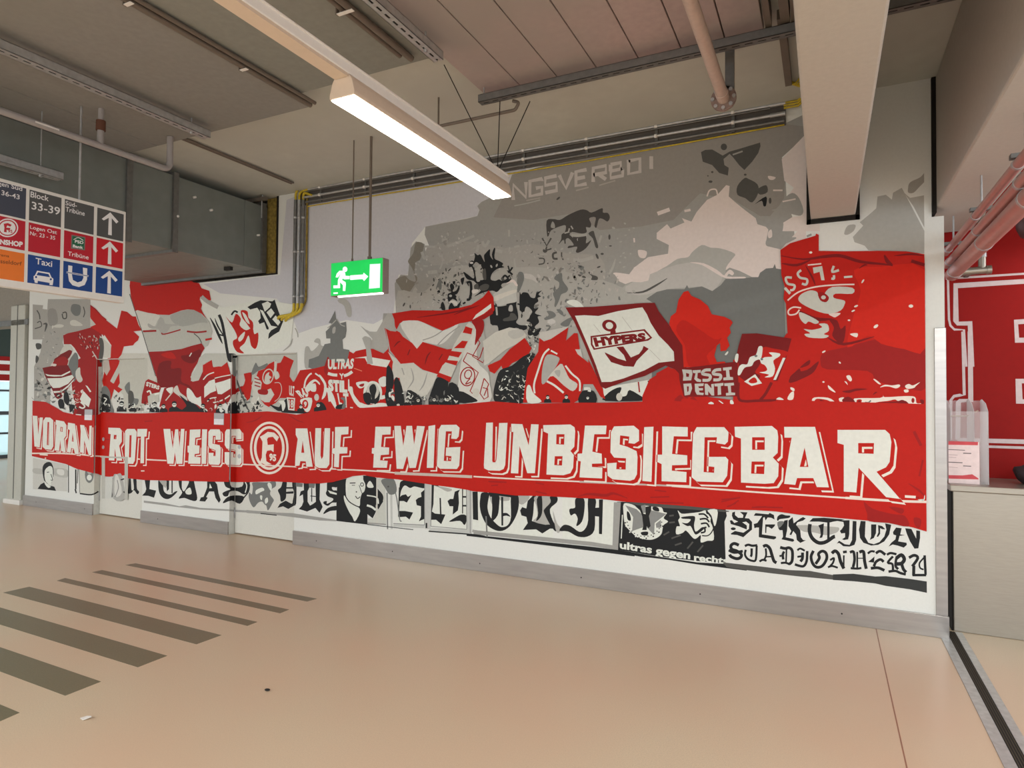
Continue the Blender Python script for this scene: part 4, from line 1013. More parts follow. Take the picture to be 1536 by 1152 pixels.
# figure left
F_(K, '720,660 750,625 785,680 760,740 810,730 850,660 860,700 830,770 790,800 830,880 760,850 700,890 690,780 740,750', cS); M.ellipse(LG, 730, 805, 22, 18, cS, 10)
F_(K, '600,1000 590,930 620,890 650,960 650,1010', cS); F_(K, '700,1000 740,900 790,960 860,900 885,860 860,960 800,1010', cS); F_((214, 211, 206), '700,900 760,870 830,900 820,950 780,930 750,905', cS)
for x, y in ((665, 430), (715, 430), (800, 510), (845, 490), (490, 575), (445, 715), (480, 650), (690, 650), (310, 780), (630, 770), (60, 930), (150, 960), (620, 480)): M.ellipse(DG, x, y, rnd.uniform(8, 14), rnd.uniform(14, 34), cS, 9, rot=rnd.uniform(-.3, .8))
F_(G2, '520,700 545,620 580,545 600,620 600,700 570,720 555,680', cS)
# left grey tower figures above the second door
F_(LG, '620,480 650,460 680,500 740,440 700,420 720,390 750,400 760,450 800,470 800,600 680,640 620,640', cC); F_(LG, '905,55 960,45 1000,80 1020,130 1020,200 985,195 960,110 915,80', cC)
F_(G2, '650,640 655,570 690,560 740,540 770,480 790,440 840,430 840,390 805,390 800,330 830,300 850,260 825,255 850,210 880,150 890,220 920,260 975,245 980,320 970,380 945,400 950,480 1005,490 985,640 820,660 700,660', cC, False)
F_(LG, '860,300 885,290 880,340 858,345', cC); ST(LG, '890,230 840,280 815,300', 8, cC); ST(LG, '895,220 930,270 965,285', 8, cC)
F_(LG, '1100,280 1180,330 1310,320 1330,280 1345,230 1370,260 1400,330 1440,560 1440,780 1300,760 1330,560 1300,500 1230,490 1210,450 1160,610 1170,480 1120,400 1140,370 1190,390 1200,430 1225,440 1200,390', cC, True)
ST(LG, '430,500 490,450 515,390', 14, cC, taper=True); ST(LG, '535,300 555,340 560,380', 10, cC)
M.end()

# ---------------- far left terraces (behind the sign)
M.begin('painted_crowd', mural)
F_((170, 168, 162), '90,255 240,270 230,320 300,330 310,180 920,180 920,610 700,650 540,690 520,800 560,960 480,1010 400,1050 340,1152 340,1700 110,1700 110,1152 200,950 230,760 90,760', a1, False)
for p, c_ in (('130,420 200,330 200,480 190,590 240,520', DG), ): ST(c_, '150,340 185,400 195,470', 16, a1); ST(c_, '155,520 200,500 215,570 120,605', 14, a1)
ST(DG, '240,540 290,540 265,650', 30, a1, taper=True); F_((150, 148, 143), '310,340 420,330 450,520 330,560', a1); F_(G2, '650,270 700,250 780,280 770,400 700,420 640,350', a1); ST(DG, '520,380 570,370 575,450 530,455 515,390', 18, a1); ST(DG, '820,290 840,370 820,440', 14, a1)
F_(W2, '630,500 700,480 800,540 790,565 650,560', a1); F_(W2, '400,560 480,540 540,560 500,590 400,585', a1); ST(DG, '340,670 390,690', 12, a1, sm=False); F_(DG, '135,820 210,825 210,890 150,900', a1); F_(DG, '130,1080 140,990 180,1030 150,1100', a1)
crowd([(64, 500), (80, 490), (95, 520), (80, 545), (60, 545)], 26, [DG, W2, MG, LG], .7, 1.8, 'm')
crowd([(52, 550), (66, 552), (74, 580), (85, 605), (84, 616), (70, 604), (52, 600)], 46, [K, DG, G2, LG, W2, MG], 1.2, 3.2, 'm')
M.end()

# ---------------- red figures and flags, left
M.begin('painted_flag', mural, 'red cross shaped flag left of the first door')
F_(R2, '530,700 600,670 740,640 920,590 1010,560 920,440 920,260 1000,320 1090,420 1152,470 1152,720 1085,680 1080,1152 1030,1152 1030,2000 640,2000 700,1700 660,1500 640,1280 720,1180 730,1060 780,1030 690,880 640,830 540,830', a1, False)
F_(R, '785,345 830,380 890,440 1020,540 1065,385 1150,430 1330,430 1330,540 1152,560 1180,640 1152,680 1070,690 1040,780 1020,900 990,1050 960,1150 905,1152 900,905 960,900 930,800 965,690 890,590 780,520 830,500 785,450', cA, False)
F_(R, '170,345 215,355 250,385 265,400 245,490 310,550 300,580 260,610 190,625 170,690 150,720 110,800 60,900 40,1000 20,900 30,850 85,720 90,620 20,530 0,520 0,370 30,420 135,490', cB, False)
F_(W, '905,590 965,680 950,790 895,790 885,640', cA, False); F_(W2, '0,540 90,620 85,715 15,715', cB, False)
F_(W2, '780,440 830,500 785,520', cA, False)
for k in range(34):
    x, y = rnd.uniform(118, 150), rnd.uniform(500, 522)
    M.stroke(W2 if k % 3 else K, [(x, y), (x+rnd.uniform(-1, 2), y+rnd.uniform(1, 4))], rnd.uniform(.6, 1.5), S0, False, step=(k == 0))
F_(DG, '1040,760 1085,740 1115,820 1110,980 1070,1100 1040,1030 1060,880', a1); ST(W2, '950,930 1020,1050', 14, a1, sm=False); ST(W2, '950,1010 990,990 1010,1040', 12, a1)
F_(DR_, '450,1010 600,900 660,930 580,1060 400,1152 400,1050', a1); F_(R2, '380,1152 420,1050 560,1010 620,1152', a1)
F_(W2, '540,850 600,830 650,870 670,930 620,910 560,940 480,970', a1)
F_(G2, '620,1060 690,950 740,1000 740,1200 690,1370 610,1290 590,1152', a1); ST(W2, '590,1160 620,1050 690,950', 12, a1)
F_(R, '820,780 1152,780 1152,1152 780,1152 760,1000', a1) if False else None
# striped scarf
F_(DR_, '230,210 380,180 600,170 640,250 660,320 700,350 620,480 560,560 500,640 450,660 400,600 380,540 330,440 270,330', a2, False)
F_(W, '270,295 330,310 500,315 630,250 632,272 520,330 400,335 300,325', a2, False)
F_(W, '300,360 500,355 660,310 685,345 600,440 480,495 385,500 340,450', a2, False)
F_(W, '385,545 500,540 600,460 690,365 680,395 600,490 500,560 400,572', a2, False)
F_(PW, '360,150 430,155 420,185 365,180', a2)
F_(R2, '660,440 760,400 860,420 860,560 800,600 700,520', a2); F_(W2, '710,260 770,200 780,300 810,380 770,420 720,370', a2)
F_(W, '820,540 930,660 890,800 840,770 770,660', a2, False); F_(W, '850,460 880,470 935,550 915,562', a2, False); F_(PW, '780,540 815,520 810,560 790,575', a2)
F_(DR_, '720,880 760,700 850,740 930,800 1000,800 1010,1020 760,960', a2, False); ST(W, '760,770 810,790 840,760 780,700', 22, a2); ST(W, '710,885 790,890', 22, a2, sm=False)
M.end()
M.begin('painted_crowd', mural)
crowd([(85, 600), (92, 585), (112, 585), (118, 600), (114, 620), (95, 618)], 40, [K, W, DG, W2, LG], 1.2, 3.0, 'm')
crowd([(100, 585), (112, 578), (120, 596), (112, 606)], 16, [(206, 130, 120), W2, R2], .8, 2, 'w')
F_(K, '455,690 500,660 540,700 540,780 480,790', a2); F_(K, '540,580 590,560 620,660 600,740 545,700', a2); F_(K, '620,740 700,750 680,800 630,850', a2)
F_(W, '440,830 490,800 500,840 460,860', a2); F_(W, '530,850 540,810 560,840', a2)
M.end()

# door panels carry dirtier grey paint
M.begin('painted_backdrop', mural)
F_((196, 196, 186), '-10,85 520,60 665,65 720,60 820,340 860,700 600,760 560,850 360,850 340,600 250,500 200,430 150,470 150,400 260,190 300,100', a3, False)
F_(W2, '330,0 700,0 740,90 820,350 790,420 690,380 690,70 270,70', a3, False)
F_((190, 192, 184), '357,531 446,528.4 446,600 440,620 357,620', S0, False)
M.end()
M.begin('painted_flag', mural, 'red figure stepping on the first door')
F_(R, '170,60 270,70 250,180 150,400 200,440 280,280 290,430 260,480 330,520 270,570 190,500 140,460 60,440 50,340 100,320 140,230', a3, False)
F_((196, 188, 180), '60,120 130,90 150,230 100,320 60,260', a3, False)
F_(G2, '360,480 430,410 440,540 480,560 490,640 560,660 540,740 470,750 410,750 420,620 380,550', a3); F_(DG, '415,550 480,560 490,690 420,740', a3); F_(W2, '380,840 470,740 480,780 590,770 640,820 720,860 360,868', a3)
F_((160, 158, 152), '480,790 600,780 640,820 560,830 480,815', a3)
M.end()
M.begin('painted_flag', mural, 'tall red and white striped flag under the air duct')
F_(R, '235,150 240,105 330,98 430,85 520,80 560,105 690,95 740,125 780,130 800,170 860,190 875,265 815,265 790,235 785,260 805,300 795,330 815,370 860,440 800,380 730,345 640,350 545,385 430,380 330,355 275,350 250,270', cB, False)
F_((190, 192, 184), '275,345 330,350 430,375 545,380 640,345 690,336 740,340 800,370 860,430 885,510 870,560 850,620 825,632 800,600 720,620 640,645 500,662 385,665', cB, False)
F_((214, 214, 206), '280,350 360,360 470,382 450,430 420,480 330,500', cB); F_((170, 172, 166), '555,385 640,350 730,340 800,375 850,440 790,440 650,470 580,440', cB)
F_(LG, '470,400 500,410 520,450 600,450 625,462 560,470 540,500 490,540 460,490 390,480 380,445 440,470', cB)
ST(R2, '340,508 445,504', 15, cB); ST(R2, '485,520 510,530 635,495', 10, cB); ST(R2, '685,508 760,516 840,508', 13, cB); ST(DG, '740,525 780,560 800,600', 7, cB); ST(R, '830,575 880,565', 16, cB)
F_(R2, '385,668 500,664 640,647 720,622 800,602 825,640 800,680 780,740 740,800 720,840 715,900 780,885 800,960 815,1010 790,1060 760,1010 700,960 600,945 480,950 450,880', cB, False)
F_(DR_, '450,880 470,760 560,740 560,800 640,800 640,900 700,930 740,990 620,950 480,945', cB)
F_(DR_, '640,700 700,690 780,650 800,680 760,740 720,760 660,740', cB); F_(R, '480,690 560,670 600,720 540,720', cB); ST(W, '705,705 722,677', 8, cB, sm=False)
ST(DG, '235,215 340,530 440,860', 6, cB, sm=False)
M.end()
M.begin('painted_flag', mural, 'small striped banner and fans beside the tall flag')
F_(R2, '660,400 700,370 850,430 880,500 860,560 760,580 690,620 700,740 600,720 610,600', a3, False)
M.text(W, 'STERS', '675,405 865,470 855,525 665,470', a3, .05); ST(W, '680,560 720,540 740,590', 22, a3); ST(W, '790,590 900,565', 26, a3); F_(W2, '690,250 810,340 800,400 740,370 690,330', a3, False)
F_(R2, '930,500 1152,460 1152,860 900,860 860,760 900,600', a3, False); F_(W, '960,510 1060,490 1030,580 990,560', a3); ST(W2, '950,680 1040,570 1120,470', 16, a3, sm=False)
ST(W, '860,800 920,730 920,850', 14, a3, sm=False)
F_(R2, '0,500 100,440 200,480 300,560 380,640 410,760 420,860 0,860', a4, False)
F_(W, '205,500 270,540 340,640 420,620 415,780 350,740 250,700 200,620', a4); F_(W2, '0,540 60,460 100,560 200,640 190,700 90,620', a4)
F_(R2, '430,180 560,95 580,200 700,190 780,125 830,300 900,320 900,520 960,480 1000,470 1060,660 980,560 850,600 800,700 640,760 620,860 420,860 400,600 370,400', a4, False)
F_(R, '430,170 560,95 575,200 690,185 775,130 825,300 700,330 590,340 430,300', a4, False)
F_(W, '450,480 520,400 600,370 620,540 540,570 450,640', a4, False); F_(W, '605,430 720,400 830,360 832,505 700,590 645,585', a4, False)
F_((196, 196, 190), '890,330 1020,310 1040,420 990,470 895,510', a4, False)
ST(W, '435,380 500,310 590,275', 16, a4); ST(W, '600,360 700,335 830,310', 14, a4); ST(W, '495,695 540,650 625,635', 15, a4); ST(W, '670,690 740,660 820,605', 18, a4); ST(W, '900,580 970,550', 14, a4)
F_((196, 198, 190), '380,60 460,0 800,0 780,125 700,190 575,190 560,95 430,160 430,260 370,390 280,410 250,340 320,230', a4, False)
F_(R2, '1050,290 1140,270 1110,640 1060,660 1000,480 1040,420', a4, False); ST(DG, '915,380 1000,620 1100,865', 24, a4, sm=False)
M.end()
M.begin('painted_crowd', mural)
F_(G2, '20,600 30,500 90,470 150,560 160,700 200,860 0,860', a3); ST(W2, '60,640 110,620 100,700', 12, a3)
for x, y, s_ in ((157, 617.5, 8), (183, 617.5, 7.5), (200, 617.5, 5.5), (232, 618.5, 7.6), (246, 618.5, 6), (262, 618.5, 8), (284, 618.5, 8), (305, 619, 6.5), (331, 620, 7), (350, 620, 8)): fan(x, y, s_)
F_(K, '90,600 200,680 240,700 330,740 400,860 100,860 160,790 190,740', a4); F_(K, '0,780 100,800 200,860 0,860', a4); F_(K, '30,600 130,620 160,780 140,840 30,840', a3); ST(W, '60,640 100,660 60,720 110,740', 16, a3); ST(W, '50,840 80,850', 16, a3, sm=False)
F_(K, '800,760 870,700 940,700 960,860 800,860', a4); M.ellipse(W2, 865, 640, 36, 50, a4); M.ellipse(W, 232, 630, 26, 34, a4); M.ellipse(W, 690, 815, 22, 30, a4)
crowd([(353, 590), (372, 585), (388, 600), (392, 619), (353, 619)], 34, [W, K, DG, G2, W2], 1.1, 2.8, 'm')
crowd([(306, 598), (345, 600), (345, 619), (306, 619)], 22, [K, W, R2, W2], 1.0, 2.6, 'm')
crowd([(150, 585), (186, 592), (190, 616), (152, 616)], 26, [K, W2, DG, G2], .9, 2.4, 'm')
crowd([(190, 606), (232, 602), (232, 618), (190, 618)], 26, [K, W, G2], .9, 2.2, 'm')
M.end()
# black letter flag and red lion on it
M.begin('painted_flag', mural, 'white flag with a black gothic letter and a red heraldic beast')
F_(W, '800,250 890,300 980,320 1200,270 1300,260 1536,300 1500,600 1300,690 1060,690 1010,700 930,560 880,450 810,350', cB, False)
ST(LG, '800,235 840,270 890,300 930,320', 30, cB)
ST(K, '868,402 905,470 945,560 965,605', 20, cB, taper=True); ST(K, '938,378 962,440 985,560 1000,650 1012,715', 22, cB); ST(K, '905,405 930,470 985,560', 12, cB, taper=True); ST(K, '925,530 985,545', 12, cB, sm=False); F_(K, '1000,690 1030,680 1075,690 1070,715 1040,720 1035,750 1010,740', cB); ST(G2, '1050,720 1055,860', 22, cB, sm=False)
F_(R, '990,390 1040,440 1070,370 1110,410 1100,460 1150,500 1200,480 1215,530 1245,520 1245,590 1225,645 1190,620 1170,540 1140,600 1100,640 1135,680 1080,670 1050,620 1050,580 1080,560 1060,500', cB); F_(R, '1110,345 1160,350 1170,400 1205,440 1200,500 1150,440 1120,400', cB)
F_(W, '1120,360 1150,380 1180,450 1150,430', cB); F_(W, '1090,560 1140,510 1130,560 1100,590', cB); ST(K, '1035,380 1060,350 1085,360', 14, cB)
F_(K, '125,120 190,80 240,60 340,70 360,55 385,130 420,230 435,240 400,330 350,360 305,395 310,350 330,320 290,310 270,250 230,265 218,240 240,215 235,160 210,125 150,140', cC, False)
F_(W, '250,90 300,70 330,90 320,120 275,160', cC, False); F_(W, '290,165 330,130 360,170 325,215', cC, False); F_(W, '340,225 370,190 410,250 390,280', cC, False); F_(W, '232,140 260,150 330,280 385,290 330,320 300,340 310,300', cC, False)
M.end()

# ---------------- flags in the middle left (club flag on door two, ULTRAS banner)
M.begin('painted_flag', mural, 'red flag with round club emblem on the second door')
F_(G2, '170,380 230,230 270,290 350,260 400,240 400,300 280,340 200,400', a5)
F_(R, '60,390 150,370 170,520 190,480 150,740 110,780 30,600 60,560 80,480', a5, False)
F_(R, '240,430 270,350 360,320 420,250 520,200 540,240 590,230 640,130 780,200 730,330 720,430 790,540 720,560 700,740 580,740 520,810 400,880 300,760 260,640 240,560', a5, False)
F_(W2, '170,560 240,420 270,440 320,520 300,640 390,680 400,620 450,600 500,690 430,800 360,800 300,760 280,690 300,800 440,880 540,940 600,950 420,960 260,960 160,800 200,640', a5, False)
F_(W2, '500,370 550,360 575,430 540,470 510,460', a5); F_(W2, '500,300 500,200 540,220 530,350 470,470', a5, False)
M.ellipse(W2, 410, 430, 80, 115, a5, rot=.25, hole=(66, 98)); F_(W2, '370,420 400,380 430,370 420,410 460,440 430,470 440,500 400,530 360,500', a5); ST(W2, '505,520 580,525 605,620 570,730 505,790', 9, a5)
for yy in (455, 505, 555): ST(R2, '%d,%d %d,%d' % (215, yy, 300, yy+25), 16, a5, sm=False)
F_(R2, '270,620 400,620 395,690 280,680', a5)
M.end()
M.begin('painted_crowd', mural)
F_(K, '430,830 560,870 600,820 700,740 720,900 1000,880 1000,960 640,950 600,930 540,920', a5); F_(W, '560,790 640,780 660,860 620,930 600,830', a5)
crowd([(364, 600), (385, 590), (398, 615), (364, 619)], 22, [W, G2, K, DG], 1.0, 2.6, 'm')
M.end()
M.begin('painted_flag', mural, 'red banner with the words ULTRAS Y STIL below the exit sign')
F_(R, '580,665 700,650 820,620 815,550 870,600 985,600 1005,500 1040,520 1060,500 1150,480 1210,480 1300,520 1340,480 1340,440 1310,300 1330,310 1440,330 1440,1000 1000,1010 680,1030 480,1010 470,780 530,760', cC, False)
F_(W, '1050,560 1150,545 1360,580 1330,640 1200,620 1160,600 1140,560', cC, False); F_(LG, '1115,385 1190,400 1190,480 1210,610 1160,610 1150,480', cC, False)
F_(R2, '118,150 130,200 115,340 110,420 60,330', a6)
M.text(W, 'ULTRAS', '120,180 500,170 480,320 120,330', a6, .05)
ST(W, '120,385 190,405 255,410', 42, a6); ST(W, '350,420 410,400 470,360', 42, a6)
M.text(W, 'Y', '280,385 350,385 340,470 300,470', a6, .06); M.text(W, 'STIL', '120,470 400,490 400,670 130,640', a6, .07); M.text(W, 'L', '410,470 450,470 470,640 410,640', a6, .06); M.text(W, 'L T', '250,670 415,670 415,890 280,830', a6, .04)
F_(W, '0,400 60,470 100,560 90,700 30,760 60,640 60,540 0,440', a6); F_(W, '60,600 130,600 200,700 245,860 225,890 160,790 130,790 110,660', a6)
F_(W, '410,590 470,580 490,680 560,780 600,830 570,870 500,800 450,700', a6)
ST((226, 130, 100), '495,310 610,352', 12, a6, sm=False); F_(K, '230,890 260,840 340,820 350,760 380,850 340,900', a6); F_(G2, '300,740 370,740 370,880 320,880 350,790', a6); ST(W, '310,905 430,905', 18, a6, sm=False); ST(W, '440,875 480,880', 14, a6, sm=False)
F_(W, '530,515 670,500 700,540 600,600 550,580', a6); F_(R2, '570,550 640,530 630,570 590,575', a6)
F_(W, '570,800 700,840 860,810 960,820 970,860 580,880', a6); F_(W, '850,470 950,430 960,560 880,570', a6); F_(W, '880,710 950,700 950,740 880,760', a6)
M.ellipse(W, 765, 660, 135, 165, a6); M.ellipse(K, 765, 690, 105, 130, a6); M.ellipse(W2, 765, 640, 92, 118, a6)
F_(K, '720,580 760,540 800,550 820,620 800,700 790,770 760,790 740,700 720,640', a6); F_(K, '630,680 700,660 740,700 740,800 700,840 640,780', a6); F_(K, '800,760 860,720 850,790 790,830', a6); F_(W, '740,720 800,730 800,790 740,800', a6, holes=['755,700 785,700 785,770 755,780']) if False else None
# round emblem flag at the left of the banner
F_(W, '980,545 1020,500 1090,470 1152,520 1152,550 1090,500 1030,560 1010,640 960,640 960,570', a5); ST(W, '930,600 950,490 1000,410 1040,385', 24, a5); ST(W, '1090,385 1152,430', 22, a5, sm=False)
M.text(W, 'ULT', '715,560 790,570 790,720 715,700', a5, .04); M.text(W, 'RAS', '800,640 990,560 990,720 890,740', a5, .05)
F_(W, '680,730 800,740 790,920 700,910', a5, False); F_(R, '700,750 780,755 775,895 715,890', a5, False); M.text(W, '18', '708,765 775,765 772,880 712,880', a5, .03)
F_(W, '1000,570 1090,530 1100,640 1030,640', a5); F_(W, '880,760 1040,740 1020,900 960,940 900,850', a5); M.ellipse(R, 945, 830, 45, 65, a5); M.text(W, '9', '925,790 970,790 965,870 930,870', a5, .05)
F_(K, '0,800 60,820 100,900 80,920 0,920', a6); M.ellipse(W2, 1110, 730, 34, 50, a5)
M.end()
M.begin('painted_crowd', mural)
for x, y, s_ in ((452, 618, 5.5), (478, 617, 6.5), (588, 611, 6), (597, 611, 5.2)): fan(x, y, s_)
F_(K, '960,400 990,320 1000,380 1050,440 1060,520 1020,600 1050,660 1010,700 1060,860 980,860 940,700 970,600', a6); F_(K, '1070,510 1110,440 1152,500 1152,600 1090,580', a6); M.ellipse(W, 1030, 640, 34, 40, a6); M.ellipse(G2, 1010, 480, 30, 40, a6)
F_(W2, '1060,200 1152,260 1152,440 1100,440 1050,480', a6); F_(W, '1040,700 1080,740 1050,860 1010,800', a6)
F_(K, '1100,680 1152,690 1152,800 1090,800', a6)
M.end()

# ---------------- big striped flag in the middle
M.begin('painted_flag', mural, 'large waving red and white striped flag right of the exit sign')
F_(LG, '105,400 200,440 160,560 200,700 240,840 270,960 420,1010 500,960 560,820 400,760 250,720 140,620', cD, False)
F_(W2, '130,620 250,720 350,715 430,780 560,810 520,900 470,990 420,1010 340,960 260,960 230,850 200,760', cD, False)
for p in ('330,760 350,860 300,940', '250,760 270,820', '470,800 440,900 400,960'): ST((160, 160, 155), p, 12, cD, taper=True)
F_(R, '165,290 340,262 600,265 750,240 850,215 950,150 1000,90 1040,150 1050,260 1010,310 940,340 830,360 740,380 600,440 480,410 380,360 230,375 205,430 190,400 185,340', cD, False)
F_(LG, '205,430 235,375 360,350 440,370 600,440 750,375 830,365 800,430 700,560 620,590 540,565 440,540 380,595 330,540 260,490', cD, False)
F_((216, 216, 210), '235,375 360,350 440,370 600,440 740,380 640,520 560,560 440,540 380,595 330,540', cD); ST((160, 160, 155), '560,560 640,480 750,400', 9, cD); ST((160, 160, 155), '430,520 520,490 600,440', 9, cD)
F_(R, '110,420 150,440 230,450 260,490 340,545 380,595 430,535 560,575 640,600 740,590 770,620 720,700 640,740 560,815 430,775 350,715 240,725 150,610 135,520', cD, False)
F_(W, '860,345 890,300 1020,205 1022,240 960,290', cD, False); F_(R2, '860,350 960,300 1030,250 1040,290 960,340', cD, False)
for p in ('380,325 560,300 740,270 850,230', '180,580 215,540 240,530', '300,650 320,600', '570,690 600,640', '450,730 470,660 500,620', '700,300 800,260 920,220'): ST(DR_, p, 13, cD, taper=True)
# end strip of the flag
F_(W2, '830,360 900,400 760,680 720,740 660,880 560,820 600,740 640,700 700,560 760,460', cD, False)
for p in ('800,400 860,420 850,470 775,455', '770,525 820,530 790,590 700,590', '660,610 770,625 740,670 640,650', '630,690 735,700 720,740 620,710', '570,800 680,840 660,885 550,830'): F_(R, p, cD, False)
M.end()
M.begin('painted_flag', mural, 'white flag with red number and outlines')
F_(LG, '890,420 940,350 980,560 1010,700 1000,760 1015,1050 730,1060 740,900 660,900 760,680 820,560', cD, False)
F_((214, 214, 208), '890,420 905,500 900,700 990,800 1010,900 1010,1050 740,1050 740,880 780,640', cD)
F_(R2, '850,350 940,340 960,380 950,450 905,530 880,560 890,430', cD)
for p in ('935,480 905,510 925,545 860,660 950,715 970,670', '955,580 925,670 900,690', '780,700 815,630 910,670', '780,700 910,800 840,960 880,1000', '960,850 1000,900 960,1000', '960,850 925,980 960,1030 995,1010 990,940 950,930'): ST(R2, p, 9, cD, sm=False)
M.ellipse(R2, 818, 835, 66, 85, cD, hole=(56, 75), rot=.2); M.ellipse(R2, 822, 815, 34, 42, cD, hole=(25, 33), rot=.3); ST(R2, '840,850 800,900 850,880', 9, cD)
F_(K, '750,960 860,1010 900,1050 740,1060', cD); M.ellipse(W2, 890, 975, 30, 40, cD); M.ellipse(W2, 655, 1020, 30, 40, cD)
M.end()
M.begin('painted_flag', mural, 'white and red flag beside the tall black figures')
F_(W2, '950,530 1060,450 1180,410 1290,430 1330,480 1310,520 1150,600 1000,720 960,740 960,620', cD, False); F_((190, 190, 184), '1180,440 1290,430 1300,480 1220,510 1170,480', cD)
F_(R, '990,740 1100,690 1180,600 1310,500 1370,590 1340,650 1200,720 1130,800 1110,740 1050,810 1010,790', cD, False)
M.end()
M.begin('painted_crowd', mural)
F_(K, '560,840 640,870 650,900 620,1075 480,1075 520,920', cD); F_(K, '660,890 740,930 740,1080 640,1075', cD); F_(K, '300,950 400,1000 420,1075 300,1075', cD); F_(K, '120,750 170,790 180,900 150,1000 200,1080 120,1080', cD); F_(K, '185,900 205,840 250,920 270,1075 200,1075', cD)
crowd([(582, 570), (600, 585), (640, 597), (680, 590), (688, 606), (582, 609)], 60, [K, W, DG, W2, G2], 1.3, 3.2, 'm')
for x, y, s_ in ((612, 609, 5.5), (628, 609, 6), (652, 608, 6), (672, 608, 6)): fan(x, y, s_, K, W2)
F_(K, '1060,880 1100,780 1200,740 1300,660 1400,640 1330,860 1300,1060 1080,1060 1040,1000', cD)
crowd([(744, 575), (770, 550), (800, 530), (795, 580), (790, 604), (745, 602)], 80, [W, K, W, DG, W2], 1.2, 3.0, 'w')
crowd([(790, 480), (808, 490), (806, 540), (795, 545)], 34, [K, W, DG], 1.0, 2.6, 'm')
F_(K, '80,440 170,440 180,380 150,340 90,330 60,400', cE) if False else None
M.end()
M.begin('painted_flag', mural, 'red flag with white cross beside the anchor flag')
F_((202, 200, 194), '170,450 240,440 420,400 400,520 480,560 530,600 560,760 520,820 160,700', cE, False)
F_(R, '170,500 210,530 270,510 420,410 400,525 470,460 500,460 520,600 480,600 500,640 600,720 700,900 760,1030 700,1010 640,900 550,900 520,1030 470,1060 30,1060 40,960 70,760 160,620', cE, False)
F_(LG, '240,645 340,670 330,720 300,770 230,880 190,890 200,740', cE); F_(W2, '350,725 390,770 430,850 500,900 460,960 380,910 290,830 240,850', cE); F_(LG, '300,790 350,780 340,840', cE)
ST(W, '255,595 205,650 160,780 125,900 130,980', 16, cE); ST(W, '395,740 450,810 515,870 520,960', 16, cE); ST(W, '235,875 300,910 380,975', 18, cE); ST(W, '270,610 325,640', 14, cE, sm=False)
F_(W, '60,930 90,910 120,980 190,1050 70,1060', cE); F_(K, '540,960 640,960 660,1060 510,1060', cE); ST(W, '555,940 600,940 600,965', 26, cE)
for x, y, s_ in ((822, 604, 5.5), (850, 604, 5.8), (882, 604, 5)): fan(x, y, s_, K, W)
M.end()
M.begin('painted_flag', mural, 'white flag with dark red border, anchor and the word HYPERS')
F_(W, '720,930 1130,860 1140,1045 730,1045', cE, False); F_(K, '750,990 820,940 880,930 860,1000 920,1000 950,950 1060,1010 1120,1040 740,1045', cE, True); M.ellipse(W2, 860, 1010, 26, 34, cE); ST(K, '1110,870 1135,940 1110,990', 14, cE); ST(R2, '1025,880 1035,970', 12, cE)
F_(R, '1060,1000 1120,860 1280,760 1440,780 1440,1100 1060,1100', cE, False)
F_(R, '590,680 700,900 740,1030 700,1010 620,880', cE, False)
F_(DR_, '395,238 640,232 860,215 1060,200 1165,198 1200,270 1290,390 1380,500 1440,600 1440,900 1395,830 1340,770 1260,740 1080,830 900,880 740,940 700,920 640,760 560,560 470,360', cE, False)
F_(W, '478,310 560,305 680,312 850,270 1000,245 1060,237 1100,300 1130,370 1200,480 1280,560 1330,620 1335,700 1200,715 1080,780 900,850 790,880 708,882 660,740 600,590 540,450', cE, False)
M.end()
anchor = M
M.begin('painted_anchor', mural)
M.ellipse(DR_, 775, 395, 64, 50, cE, hole=(32, 30), rot=.3); F_(DR_, '790,430 825,430 825,470 785,470', cE)
F_(DR_, '612,485 1080,425 1145,500 1110,525 640,605 615,560', cE, False); F_(W, '628,497 1070,440 1125,498 1098,512 650,590 630,555', cE, False)
M.text(DR_, 'HYPERS', '632,498 1085,455 1090,520 655,580', cE, .07)
F_(DR_, '835,580 895,575 960,670 1030,640 1060,600 1070,570 1115,595 1070,640 1010,700 985,750 900,745 790,710 740,640 735,625 850,680 920,700 900,650', cE, False)
ST((190, 188, 182), '640,385 700,460', 4, cE, sm=False); ST((190, 188, 182), '885,320 975,440', 4, cE, sm=False); ST((190, 188, 182), '1120,600 1215,695', 4, cE, sm=False)
M.end()
# ---------------- right hand fans
M.begin('painted_smoke', mural, 'red smoke cloud right of the anchor flag')
F_(RB, '240,200 275,190 300,230 370,260 430,310 460,375 560,395 610,420 625,440 600,480 610,520 580,560 600,620 570,660 530,665 525,600 500,620 480,700 500,750 560,745 600,790 480,790 240,790 230,620 150,500 125,450 140,390 180,360 200,260', cF, False)
F_(R, '230,420 330,470 480,570 540,560 480,640 420,700 440,780 280,780 250,620 180,500', cF); F_(W, '562,690 585,665 590,675 575,695', cF)
M.end()
M.begin('painted_flag', mural, 'dark red board with the words DISSI DENTI')
F_(R, '0,830 60,800 150,810 210,900 230,1000 640,1020 640,760 1060,560 1045,340 1025,280 1040,200 1000,0 1400,0 1400,1400 0,1400', cF, False) if False else None
F_(R, '980,604 985,560 1003,550 1017,560 1020,590 1100,600 1100,540 1175,508 1180,500 1390,560 1390,640 980,640', S0, False)
F_(DR_, '140,560 180,555 400,530 800,480 820,500 835,880 790,880 200,885 150,700', f2, False)
LW = (196, 194, 188)
